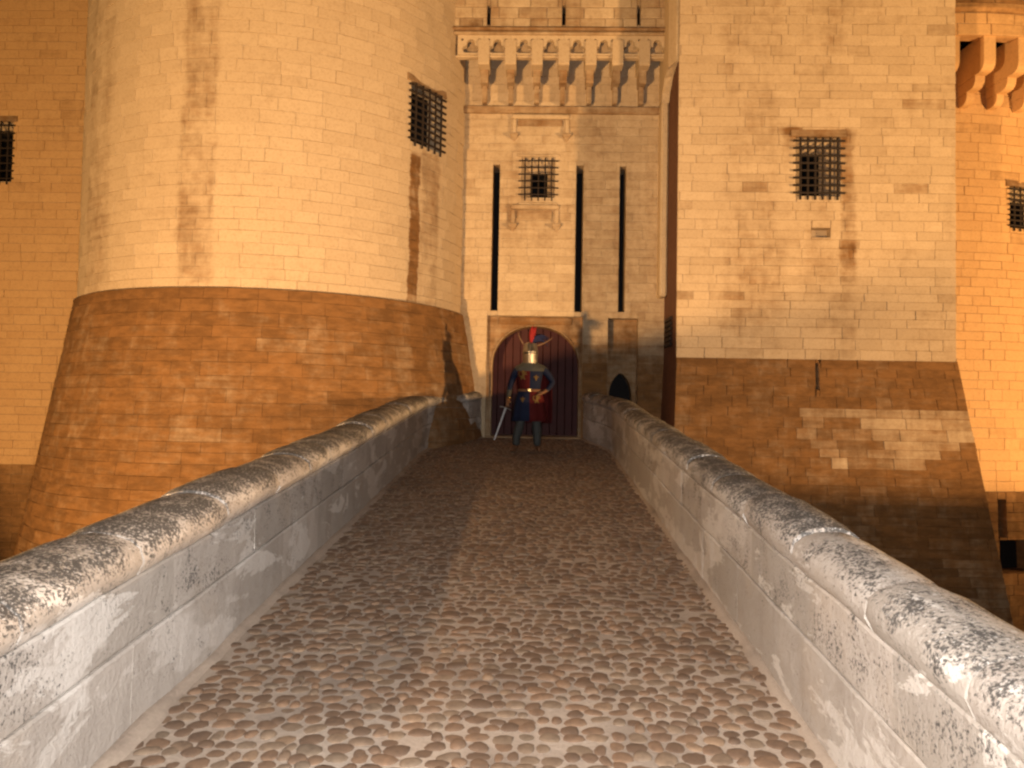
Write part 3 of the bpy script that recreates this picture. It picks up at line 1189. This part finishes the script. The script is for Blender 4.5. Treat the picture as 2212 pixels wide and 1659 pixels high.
# arch panels between the corbels
spc = on_y(1160.5, 130, CY).x - on_y(1103, 130, CY).x
x_first = on_y(cxs[0], 130, CY).x - spc
zl_ = on_y(1220, 119, CY).z
gxr = sx0 + 0.02
for i in range(9):
    xa = x_first + spc * i
    xb = xa + spc
    if xa > gxr - 0.05: break
    xb = min(xb, gxr)
    L0, L1 = xa + 0.10, xa + spc - 0.10
    if xb < xa + spc - 0.01:
        outer = [(xa + 0.002, zl_), (xb, zl_), (xb, zT), (xa + 0.002, zT)]
        holes = []
    else:
        outer = [(xa + 0.002, zl_), (xb - 0.002, zl_), (xb - 0.002, zT), (xa + 0.002, zT)]
        m_ = (xa + xb) / 2
        hh = zT - zl_
        # trefoil: three lobes
        tre = []
        lob = [(m_ + 0.088, zl_ + hh * 0.27, 0.066), (m_, zl_ + hh * 0.58, 0.075), (m_ - 0.088, zl_ + hh * 0.27, 0.066)]
        for q, (lx, lz, lr) in enumerate(lob):
            a0, a1 = ((-80, 95), (-15, 195), (85, 260))[q]
            for k in range(8):
                an = R(a0 + (a1 - a0) * k / 7)
                tre.append((lx + lr * math.cos(an), lz + lr * math.sin(an)))
        holes = [tre]
        for sgn in (-1, 1):
            e = [(m_ + sgn * 0.155 + 0.026 * math.cos(2 * math.pi * k / 6), zl_ + hh * 0.76 + 0.026 * math.sin(2 * math.pi * k / 6)) for k in range(6)]
            holes.append(e)
    slab('arch_panel', outer, holes, CY, CY + 0.13, STONE, gal, 0.05, 0.8)
    mesh_obj('arch_backing', [(xa, CY + 0.16, zl_ + 0.02), (xb, CY + 0.16, zl_ + 0.02), (xb, CY + 0.16, zT), (xa, CY + 0.16, zT)], [(0, 1, 2, 3)], STONE, gal, {'dirt_shade': [0.45] * 4, 'tint': [0.5] * 4})
    # sloping sill inside the trefoil
box('arch_sill', gx0, gxr - 0.01, CY + 0.02, CY + 0.155, zl_ - 0.035, zl_ - 0.002, STONE, gal, 0.008, 0.05, 0.9)
# cornice over the arches
for (py0, py1, pr, dt) in ((70, 77, 0.06, 0.55), (62, 69.5, 0.10, 0.75)):
    z1, z0 = on_y(1220, py0, CY).z, on_y(1220, py1, CY).z
    box('cornice', gx0, gxr - 0.01, CY - pr, CY + 0.5, z0, z1 - 0.003, STONE, gal, 0.02, dt)
zP = on_y(1220, 62, CY).z
gal_slits = [rect_px(px - 3.5, px + 3.5, 12, 55, CY) for px in (1056, 1218, 1380)]
masonry(gal, lambda u, z, o: Vector((u, CY - o, z)), gx0, gxr - 0.01, zP, 12.0, gal_slits, (0.16, 0.22), (0.3, 0.6), 0.012, lambda u, z, p, rg: min(1, 0.42 + 0.25 * nz(p, 1.2) + rg.uniform(-0.15, 0.15)), STONE, MORTAR, 0.006, 300, 1.0, (), 12)
for s in gal_slits:
    reveal('arrow_slit', gal, lambda u, z, o: Vector((u, CY - o, z)), s, 0.3, STONE, VOID, dirt_shade=0.5)

# ------------------------------------------------------------------ curtain wall left of the round tower
WY = 17.0


def wsurf(u, z, out):
    return Vector((u, WY - out, z))


wz = on_y(30, 1003, WY).z
win_w = rect_px(-70, 28, 262, 392, WY)
cw = empty('curtain_wall', (-12, WY, -3.4))
tag(cw, 'ochre curtain wall behind the round tower, its grated window cut by the frame', 'wall', kind='thing')
masonry(cw, wsurf, -19, -5.0, -3.4, 13, [win_w], (0.15, 0.22), (0.3, 0.7), 0.007, lambda u, z, p, rg: min(1, max(0, (0.10 + 0.25 * nz(p, 0.8) + rg.uniform(-0.12, 0.12)) if z > wz else 0.95)), CURTAIN, MORTAR, 0.005, 300, 1.0, (), 21, lambda x: 1235)  # below wz the darkness of the unlit foot is painted into the stones
wi = win_w[1] - win_w[0]
grated_window(cw, wsurf, win_w, 6, 8, (win_w[0] + wi * 0.15, win_w[1] - wi * 0.1, win_w[2] + 0.02, win_w[3] - 0.15))

# ------------------------------------------------------------------ far round tower at the right
BC, BR = (7.7, 20.4), 5.3
BZ = on_cyl(2180, 1062, BC, BR).z
bt = round_surf(BC, BR, BZ, 0.03, 0.04)


def bcyl(px, py):
    return cyl_uz(px, py, BC, BR)


ub0 = bcyl(2180, 440)[0]
win_b = (ub0, ub0 + 0.85, bcyl(2185, 492)[1], bcyl(2185, 402)[1])
dk1 = (bcyl(2150, 1080)[0], bcyl(2168, 1080)[0], bcyl(2160, 1160)[1], bcyl(2160, 1078)[1])
dk2 = (bcyl(2152, 1180)[0], bcyl(2230, 1180)[0], bcyl(2190, 1235)[1], bcyl(2190, 1165)[1])
bz_cor = bcyl(2150, 240)[1]
far = empty('round_tower', (BC[0], BC[1], -3.4))
tag(far, 'brightly lit orange round tower behind the square tower with bracketed machicolations, at the frame edge', 'tower')


def dirt_shade_far(u, z, p, rg):
    d = 0.08 + 0.12 * nz(p, 0.9) + rg.uniform(-0.05, 0.06) + (0.25 if rg.random() < 0.04 else 0)
    if z < BZ: d = 0.9  # unlit tower foot: its shade is put into the stone colour
    return min(max(d, 0), 1)


masonry(far, bt, -1.5, 7.6, -3.4, bz_cor + 1.0, [win_b, dk1, dk2], (0.15, 0.22), (0.3, 0.65), 0.006, dirt_shade_far, CURTAIN, MORTAR, 0.004, 300, 0.3, (BZ,), 33, lambda x: 1400, -0.03)
grated_window(far, bt, win_b, 6, 8, (win_b[0] + 0.15, win_b[1] - 0.1, win_b[2] + 0.02, win_b[3] - 0.2))
for q in (dk1, dk2):
    reveal('dark_recess', far, bt, q, 0.4, STONE, VOID, dirt_shade=0.9)
# brackets and parapet of the machicolation
pb = 0.85
zb1 = bcyl(2150, 128)[1]
for k in range(7):
    u = bcyl(2077, 180)[0] + k * 0.56 - 0.56
    root = empty('bracket', bt(u, bz_cor, 0), far)
    rl = Vector(root.location)
    hh = zb1 - bz_cor
    for q in range(3):
        pr = pb * (q + 1) / 3
        z0, z1 = bz_cor + hh * 0.6 * q / 3, bz_cor + hh * 0.6 * (q + 1) / 3 - 0.002
        if q == 2: z1 = zb1 + 0.05
        hw_ = 0.07 + 0.012 * q
        rings = []
        for uu in (u - hw_, u + hw_):
            ring = [bt(uu, z0, -0.03), bt(uu, z1, -0.03), bt(uu, z1, pr)]
            for a in range(5):
                an = math.pi / 2 * a / 4
                rr = min(0.15, pr * 0.8)
                ring.append(bt(uu, z0 + rr * (1 - math.sin(an)), pr - rr * (1 - math.cos(an))))
            rings.append(ring)
        bm = bmesh.new()
        loft(bm, rings, True, True)
        from_bm('bracket_step', bm, CURTAIN, root, attrs={'dirt_shade': 0.1, 'tint': 0.7})
ps = lambda u, z, o: bt(u, z, pb + 0.03 + o)
bw = (bcyl(2120, 5)[0] - 0.3, bcyl(2120, 5)[0] - 0.02, bcyl(2130, 12)[1] - 0.15, bcyl(2130, 12)[1] + 0.5)
masonry(far, ps, -1.5, 7.6, zb1, 13.0, [bw], (0.18, 0.24), (0.3, 0.6), 0.010, lambda u, z, p, rg: min(1, max(0, (0.15 if z < zb1 + 0.45 else 0.85) + 0.35 * nz(p, 1.4) + rg.uniform(-0.1, 0.1))), CURTAIN, MORTAR, 0.005, 60, 0.3, (), 41)
reveal('window_opening', far, ps, bw, 0.3, STONE, VOID, dirt_shade=0.8)
V, F = [], []
for k in range(31):
    u = -1.5 + 9.1 * k / 30
    for z, o_ in ((zb1 + 0.42, 0.02), (zb1 + 0.46, 0.09), (zb1 + 0.54, 0.09), (zb1 + 0.58, 0.02)):
        V.append(ps(u, z, o_))
for k in range(30):
    for j in range(3):
        F.append((4 * k + j, 4 * k + 4 + j, 4 * k + 5 + j, 4 * k + 1 + j))
mesh_obj('cornice', V, F, CURTAIN, far, {'dirt_shade': [0.7] * len(V), 'tint': [0.5] * len(V)})
V, F = [], []
for k in range(31):
    u = -1.5 + 9.1 * k / 30
    V += [ps(u, zb1, 0.0), ps(u, zb1, -0.25)]
for k in range(30):
    F.append((2 * k, 2 * k + 2, 2 * k + 3, 2 * k + 1))
mesh_obj('parapet_underside', V, F, CURTAIN, far, {'dirt_shade': [0.3] * len(V), 'tint': [0.5] * len(V)})

# ================================================================== THE KNIGHT AND HIS SWORD
KB = Vector((-0.05, 12.85, deck_z(12.85) + 0.02))
STEEL = simple('dented_steel', (0.46, 0.45, 0.43), 0.42, 1.0, 14, 0.35, 0.3)
BRASS = simple('worn_brass', (0.60, 0.40, 0.14), 0.35, 1.0)
MAIL = simple('grey_mail', (0.085, 0.09, 0.085), 0.55, 0.3, 160, 0.5, 0.8)
RED = simple('red_cloth', (0.10, 0.008, 0.007), 0.85, 0, 60, 0.3)
BLUE = simple('blue_cloth', (0.011, 0.017, 0.045), 0.85, 0, 60, 0.3)
GOLD = simple('yellow_embroidery', (0.17, 0.10, 0.025), 0.7, 0, 60, 0.2)
LEATHER = simple('brown_leather', (0.22, 0.11, 0.055), 0.6, 0, 40, 0.3)
HORN = simple('pale_horn', (0.17, 0.10, 0.06), 0.6, 0, 25, 0.3)
BLACKCLOTH = simple('dark_slot', (0.01, 0.01, 0.01), 1.0)
PLUME_R = simple('red_feather', (0.30, 0.02, 0.02), 0.8, 0, 50, 0.4)
PLUME_B = simple('dark_blue_feather', (0.015, 0.02, 0.07), 0.8, 0, 50, 0.4)

knight = empty('person', KB)
tag(knight, 'person in great helm and quartered red and blue surcoat standing before the arched gate', 'person')


def K(x, y, z):
    return KB + Vector((x, y, z))


def skin_body():
    verts, edges, rad = [], [], []

    def add(p, r, prev=None):
        verts.append(K(*p)); rad.append(r)
        if prev is not None: edges.append((prev, len(verts) - 1))
        return len(verts) - 1
    pel = add((0.0, 0, 0.90), (0.155, 0.115))
    ab = add((0.0, 0.0, 1.06), (0.145, 0.11), pel)
    ch = add((0.0, 0.01, 1.22), (0.165, 0.12), ab)
    up = add((0.0, 0.02, 1.33), (0.13, 0.09), ch)
    nk = add((0.0, 0.01, 1.42), (0.06, 0.06), up)
    h1 = add((0.0, -0.01, 1.50), (0.085, 0.095), nk)
    add((0.0, -0.01, 1.61), (0.09, 0.10), h1)
    # legs: weight on both, feet turned out
    for s, fx, kx, tx in ((-1, -0.205, -0.14, -0.10), (1, 0.135, 0.12, -0.03)):
        hp = add((0.09 * s, 0, 0.84), (0.095, 0.10), pel)
        kn = add((kx, -0.03, 0.49), (0.062, 0.066), hp)
        cf = add(((kx + fx) / 2, 0.005, 0.33), (0.062, 0.066), kn)
        an = add((fx, 0.02, 0.09), (0.042, 0.046), cf)
        he = add((fx, -0.02, 0.045), (0.045, 0.04), an)
        ball = add((fx + (-0.06 if s < 0 else 0.03), -0.13, 0.035), (0.048, 0.032), he)
        add((fx + (-0.09 if s < 0 else 0.04), -0.20, 0.028), (0.035, 0.024), ball)
    # sword arm (viewer's left) hangs outward, other hand rests on the hip
    arms = []
    for pts, rr in (
        (((-0.19, 0.01, 1.33), (-0.265, 0.03, 1.20), (-0.315, 0.02, 1.05), (-0.335, -0.05, 0.92), (-0.345, -0.12, 0.83)), (0.075, 0.06, 0.05, 0.045, 0.032)),
        (((0.19, 0.01, 1.33), (0.29, 0.04, 1.24), (0.375, 0.06, 1.11), (0.30, -0.03, 1.00), (0.225, -0.10, 0.94)), (0.075, 0.06, 0.052, 0.045, 0.032))):
        p = up
        for q, r_ in zip(pts, rr):
            p = add(q, (r_, r_), p)
        arms.append(p)
    # hands: a palm and five fingers each, closed round the hilt / spread on the hip
    for a, side in zip(arms, (-1, 1)):
        w = verts[a] - KB
        if side < 0:
            d, across, curl = Vector((-0.05, -0.25, -0.95)).normalized(), Vector((0.25, -0.93, 0.2)).normalized(), Vector((0.95, 0.2, -0.05))
        else:
            d, across, curl = Vector((-0.75, -0.45, -0.45)).normalized(), Vector((0.1, -0.75, 0.65)).normalized(), Vector((-0.5, 0.8, -0.2))
        palm = add(w + d * 0.05, (0.034, 0.022), a)
        pe = add(w + d * 0.085, (0.030, 0.018), palm)
        for k in range(4):
            o_ = (k - 1.5) * 0.021
            ln = (0.030, 0.034, 0.032, 0.025)[k]
            b0 = w + d * 0.095 + across * o_
            f1 = add(b0 + d * 0.012, (0.010, 0.010), pe)
            f2 = add(b0 + d * (0.012 + ln * 0.8) + curl * ln * 0.35, (0.0095, 0.0095), f1)
            add(b0 + d * (0.012 + ln * 1.1) + curl * ln * 1.2, (0.008, 0.008), f2)
        t1 = add(w + d * 0.045 + across * 0.04 + curl * 0.01, (0.012, 0.012), palm)
        t2 = add(w + d * 0.07 + across * 0.052 + curl * 0.03, (0.0105, 0.0105), t1)
        add(w + d * 0.088 + across * 0.045 + curl * 0.05, (0.009, 0.009), t2)
    me = bpy.data.meshes.new('body')
    me.from_pydata([tuple(v - KB) for v in verts], edges, [])
    o = bpy.data.objects.new('body', me)
    col.objects.link(o)
    m = o.modifiers.new('skin', 'SKIN')
    m.use_smooth_shade = True
    for i, sv in enumerate(me.skin_vertices[0].data):
        sv.radius = rad[i]
        sv.use_root = (i == 0)
    sb = o.modifiers.new('sub', 'SUBSURF')
    sb.levels = sb.render_levels = 1
    dg = bpy.context.evaluated_depsgraph_get()
    new = bpy.data.meshes.new_from_object(o.evaluated_get(dg))
    o.modifiers.clear()
    o.data = new
    for m_ in (MAIL, BLUE, LEATHER): new.materials.append(m_)
    for p in new.polygons:
        c = p.center
        i = 0
        if abs(c.x) > 0.2 and c.z > 0.97 and c.z < 1.32: i = 1
        if c.z < 0.075: i = 2
        if (c.x < -0.3 and c.z < 0.85) or (c.x > 0.1 and c.y < -0.09 and 0.8 < c.z < 0.99): i = 2
        p.material_index = i
        p.use_smooth = True
    o.parent = knight
    return o, [verts[a] for a in arms]


body_o, wrists = skin_body()


def ell(cx, cy, z, rx, ry, n=32, wav=0.0, nw=9, ph=0.0):
    return [K(cx + rx * math.cos(2 * math.pi * k / n) * (1 + wav * math.sin(nw * 2 * math.pi * k / n + ph)), cy + ry * math.sin(2 * math.pi * k / n) * (1 + wav * math.sin(nw * 2 * math.pi * k / n + ph)), z) for k in range(n)]


# surcoat: one lofted garment, quartered red and blue
bm = bmesh.new()
fs = loft(bm, [ell(0, 0.01, 1.375, 0.15, 0.09), ell(0, 0.01, 1.33, 0.215, 0.125), ell(0, 0.005, 1.22, 0.205, 0.15), ell(0, 0.0, 1.08, 0.18, 0.14), ell(0, 0, 0.985, 0.172, 0.137), ell(0, 0, 0.95, 0.19, 0.15, wav=0.02), ell(0, 0, 0.80, 0.235, 0.18, wav=0.045, ph=0.4), ell(0.005, 0, 0.63, 0.265, 0.205, wav=0.075, ph=0.5), ell(0.005, 0, 0.475, 0.285, 0.225, wav=0.10, ph=0.7)])
o = from_bm('surcoat', bm, [RED, BLUE], knight, True)
for p in o.data.polygons:
    c = p.center - KB
    p.material_index = (0 if c.x < 0 else 1) if c.z > 0.965 else (1 if c.x < 0.0 else 0)
mod = o.modifiers.new('thickness', 'SOLIDIFY')
mod.thickness = 0.008
coat = o
# belt
bm = bmesh.new()
loft(bm, [ell(0, 0, 0.945, 0.185, 0.148), ell(0, 0, 0.95, 0.197, 0.16), ell(0, 0, 0.985, 0.190, 0.152), ell(0, 0, 0.99, 0.178, 0.142)])
from_bm('belt', bm, LEATHER, knight, True)
bm = bmesh.new()
c = K(0.0, -0.165, 0.968)
box_bm(bm, c.x - 0.025, c.x + 0.025, c.y - 0.012, c.y + 0.01, c.z - 0.025, c.z + 0.025, 0.006)
from_bm('buckle', bm, BRASS, knight)


def flat_shape(name, pts, cx, cz, sc, yfun, mat, parent):
    V = []
    for dx, dz in pts:
        x, z = cx + dx * sc, cz + dz * sc
        V.append(K(x, yfun(x, z), z))
    n = len(V)
    V += [v + Vector((0, 0.02, 0)) for v in V]
    bm = bmesh.new()
    vs = [bm.verts.new(v) for v in V]
    es = [bm.edges.new((vs[i], vs[(i + 1) % n])) for i in range(n)]
    bmesh.ops.triangle_fill(bm, edges=es, use_beauty=True)
    for i in range(n):
        bm.faces.new((vs[i], vs[(i + 1) % n], vs[n + (i + 1) % n], vs[n + i]))
    return from_bm(name, bm, mat, parent)


LION = [(-0.45, -0.9), (-0.1, -0.85), (-0.15, -0.55), (0.1, -0.75), (0.45, -0.9), (0.5, -0.75), (0.3, -0.55), (0.25, -0.2), (0.35, 0.1), (0.75, 0.05), (0.8, 0.22), (0.35, 0.3), (0.7, 0.5), (0.65, 0.65), (0.25, 0.5), (0.3, 0.8), (0.05, 1.0), (-0.25, 0.85), (-0.3, 0.5), (-0.15, 0.2), (-0.3, -0.2), (-0.6, -0.1), (-0.75, 0.3), (-0.55, 0.6), (-0.7, 0.75), (-0.95, 0.35), (-0.8, -0.25), (-0.4, -0.45), (-0.5, -0.7)]
LILY = [(-0.25, -0.9), (0.25, -0.9), (0.12, -0.35), (0.5, -0.45), (0.45, -0.2), (0.15, -0.15), (0.45, 0.1), (0.75, 0.05), (0.8, 0.35), (0.5, 0.5), (0.15, 0.1), (0.25, 0.55), (0.0, 1.0), (-0.25, 0.55), (-0.15, 0.1), (-0.5, 0.5), (-0.8, 0.35), (-0.75, 0.05), (-0.45, 0.1), (-0.15, -0.15), (-0.45, -0.2), (-0.5, -0.45), (-0.12, -0.35)]
chest = lambda x, z: -math.sqrt(max(0.0, 1 - (x / 0.215) ** 2)) * 0.15 - 0.013
skirt = lambda x, z: -math.sqrt(max(0.0, 1 - (x / 0.26) ** 2)) * (0.15 + (0.95 - z) * 0.15) - 0.022
flat_shape('lion_emblem', LION, -0.11, 1.21, 0.082, chest, GOLD, knight)
flat_shape('lily_emblem', LILY, 0.10, 1.17, 0.05, chest, GOLD, knight)
flat_shape('lily_emblem', LILY, -0.11, 0.82, 0.05, skirt, GOLD, knight)
flat_shape('lion_emblem', LION, 0.12, 0.83, 0.075, skirt, GOLD, knight)
# mail collar
bm = bmesh.new()
loft(bm, [ell(0, 0.0, 1.47, 0.095, 0.095), ell(0, 0.01, 1.41, 0.14, 0.12), ell(0, 0.01, 1.355, 0.225, 0.145, wav=0.02), ell(0, 0.01, 1.30, 0.245, 0.165, wav=0.03, nw=7), ell(0, 0.01, 1.275, 0.235, 0.162, wav=0.04, nw=7)])
from_bm('mail_collar', bm, MAIL, knight, True)


# great helm
def helm_ring(z, rx, ry, nose=0.0, n=28):
    L = []
    for k in range(n):
        a = 2 * math.pi * k / n
        x, y = rx * math.cos(a), ry * math.sin(a)
        if y < 0: y -= nose * max(0, 1 - abs(x) / rx * 1.3)
        L.append(K(x, -0.015 + y, z))
    return L


bm = bmesh.new()
loft(bm, [helm_ring(1.405, 0.112, 0.122, 0.035), helm_ring(1.43, 0.116, 0.127, 0.035), helm_ring(1.53, 0.120, 0.132, 0.03), helm_ring(1.575, 0.120, 0.132, 0.022), helm_ring(1.58, 0.124, 0.136, 0.022), helm_ring(1.60, 0.124, 0.136, 0.018), helm_ring(1.605, 0.119, 0.130, 0.014), helm_ring(1.70, 0.108, 0.118, 0.004), helm_ring(1.725, 0.098, 0.106)], False, False)
rg_top = helm_ring(1.735, 0.07, 0.075)
o = from_bm('helm', bm, STEEL, knight, True)
helm = o
bm = bmesh.new()
loft(bm, [helm_ring(1.724, 0.098, 0.106), helm_ring(1.737, 0.06, 0.065)], False, True)
from_bm('helm_crown', bm, STEEL, helm, True)
for sx in (-1, 1):
    bm = bmesh.new()
    box_bm(bm, KB.x + 0.012 if sx > 0 else KB.x - 0.095, KB.x + 0.095 if sx > 0 else KB.x - 0.012, KB.y - 0.172, KB.y - 0.10, KB.z + 1.555, KB.z + 1.572, 0.003)
    from_bm('eye_slit', bm, BLACKCLOTH, helm)
bm = bmesh.new()
tube(bm, [K(0, -0.188, 1.41), K(0, -0.182, 1.53), K(0, -0.172, 1.60), K(0, -0.148, 1.68), K(0, -0.125, 1.72)], 0.012, 6)
from_bm('face_ridge', bm, STEEL, helm, True)
for k in range(6):
    x = -0.06 + 0.024 * k + (0.012 if k > 2 else -0.012)
    bm = bmesh.new()
    bmesh.ops.create_icosphere(bm, subdivisions=1, radius=0.006, matrix=Matrix.Translation(K(x, -0.155 + abs(x) * 0.35, 1.48)))
    from_bm('breath_hole', bm, BLACKCLOTH, helm)
# horns
for s, pts in ((-1, ((-0.08, -0.02, 1.69), (-0.125, -0.03, 1.73), (-0.16, -0.03, 1.79), (-0.19, -0.03, 1.85), (-0.205, -0.03, 1.92))), (1, ((0.08, -0.02, 1.68), (0.16, -0.03, 1.71), (0.24, -0.03, 1.745), (0.31, -0.03, 1.79), (0.36, -0.03, 1.83)))):
    bm = bmesh.new()
    tube(bm, [K(*p) for p in pts], [0.017, 0.015, 0.012, 0.009, 0.003], 8)
    from_bm('horn', bm, HORN, knight, True)
# plume of feathers
rgp = random.Random(5)
for k in range(14):
    red = k < 8
    an = rgp.uniform(-0.12, 0.14) if red else rgp.uniform(0.15, 0.95)
    L = rgp.uniform(0.2, 0.3)
    bm = bmesh.new()
    base = Vector((0.02, 0.0, 1.72))
    n = 7
    ring = []
    for i in range(n + 1):
        t = i / n
        bend = an + t * t * (0.9 if not red else 0.12)
        c = base + Vector((math.sin(bend), rgp.uniform(-0.02, 0.02) + 0.08 * (rgp.random() - 0.5), math.cos(bend))) * L * t
        w = 0.033 * math.sin(math.pi * min(1, t * 0.85 + 0.12)) + 0.003
        sd = Vector((math.cos(bend), 0.35 * math.sin(k), -math.sin(bend)))
        ring.append((K(*(c - sd * w)), K(*(c + Vector((0, -0.012, 0)))), K(*(c + sd * w)), K(*(c + Vector((0, 0.012, 0))))))
    loft(bm, ring, True, True)
    from_bm('feather', bm, PLUME_R if red else PLUME_B, knight, True)
# greaves and shoes
for s, fx, kx in ((-1, -0.205, -0.14), (1, 0.135, 0.12)):
    bm = bmesh.new()
    def gr(z, r, x, y): return [K(x + r * math.cos(2 * math.pi * k / 14), y + r * 1.08 * math.sin(2 * math.pi * k / 14), z) for k in range(14)]
    loft(bm, [gr(0.10, 0.058, fx, 0.015), gr(0.20, 0.064, fx * 0.94 + kx * 0.06, 0.01), gr(0.33, 0.080, (fx + kx) / 2, 0.0), gr(0.44, 0.074, kx, -0.02), gr(0.52, 0.082, kx, -0.035)], False, False)
    from_bm('greave', bm, MAIL, knight, True)
# red cape falling behind the shoulders
bm = bmesh.new()
rings = []
for z, rx, ry, sw in ((1.37, 0.19, 0.12, 0.0), (1.28, 0.25, 0.19, 0.02), (1.05, 0.29, 0.24, 0.07), (0.8, 0.27, 0.27, 0.10), (0.55, 0.25, 0.29, 0.12), (0.45, 0.24, 0.30, 0.125)):
    ring = []
    for k in range(25):
        a = R(8) + R(164) * k / 24
        w = 1 + 0.05 * math.sin(k * 1.7) * (1.4 - z)
        ring.append(K(sw + rx * math.cos(a) * w, 0.03 + ry * math.sin(a) * w, z))
    rings.append(ring)
vr = [[bm.verts.new(p) for p in r] for r in rings]
for a, b in zip(vr, vr[1:]):
    for k in range(24):
        bm.faces.new((a[k], a[k + 1], b[k + 1], b[k]))
o = from_bm('cape', bm, RED, knight, True)
mod = o.modifiers.new('thickness', 'SOLIDIFY')
mod.thickness = 0.008

# sword, point resting just above the cobbles
grip = wrists[0] + Vector((-0.012, -0.05, -0.085))
tip = K(-0.545, -0.36, 0.16)
dirv = (tip - grip).normalized()
swd = empty('sword', grip)
tag(swd, 'bare steel sword held point down in the armoured person\'s hand', 'sword')
side = dirv.cross(Vector((0, 1, 0))).normalized()
nrm = dirv.cross(side)
bm = bmesh.new()
rings = []
for t, w in ((0.07, 0.015), (0.35, 0.014), (0.85, 0.011), (0.95, 0.008), (1.0, 0.001)):
    c = grip.lerp(tip, t) if t > 0.07 else grip + dirv * 0.075
    rings.append([c - side * w, c - nrm * w * 0.22, c + side * w, c + nrm * w * 0.22])
loft(bm, rings, True, True)
from_bm('blade', bm, simple('bright_blade', (0.75, 0.75, 0.75), 0.5, 0.6), swd)
bm = bmesh.new()
tube(bm, [grip - dirv * 0.085, grip, grip + dirv * 0.06], [0.013, 0.015, 0.013], 8)
from_bm('handle', bm, LEATHER, swd, True)
bm = bmesh.new()
c = grip + dirv * 0.068
tube(bm, [c - side * 0.095 + dirv * 0.012, c - side * 0.04, c, c + side * 0.04, c + side * 0.095 + dirv * 0.012], [0.011, 0.009, 0.011, 0.009, 0.011], 6)
from_bm('crossguard', bm, STEEL, swd)
bm = bmesh.new()
bmesh.ops.create_icosphere(bm, subdivisions=2, radius=0.024, matrix=Matrix.Translation(grip - dirv * 0.105))
from_bm('pommel', bm, BRASS, swd, True)
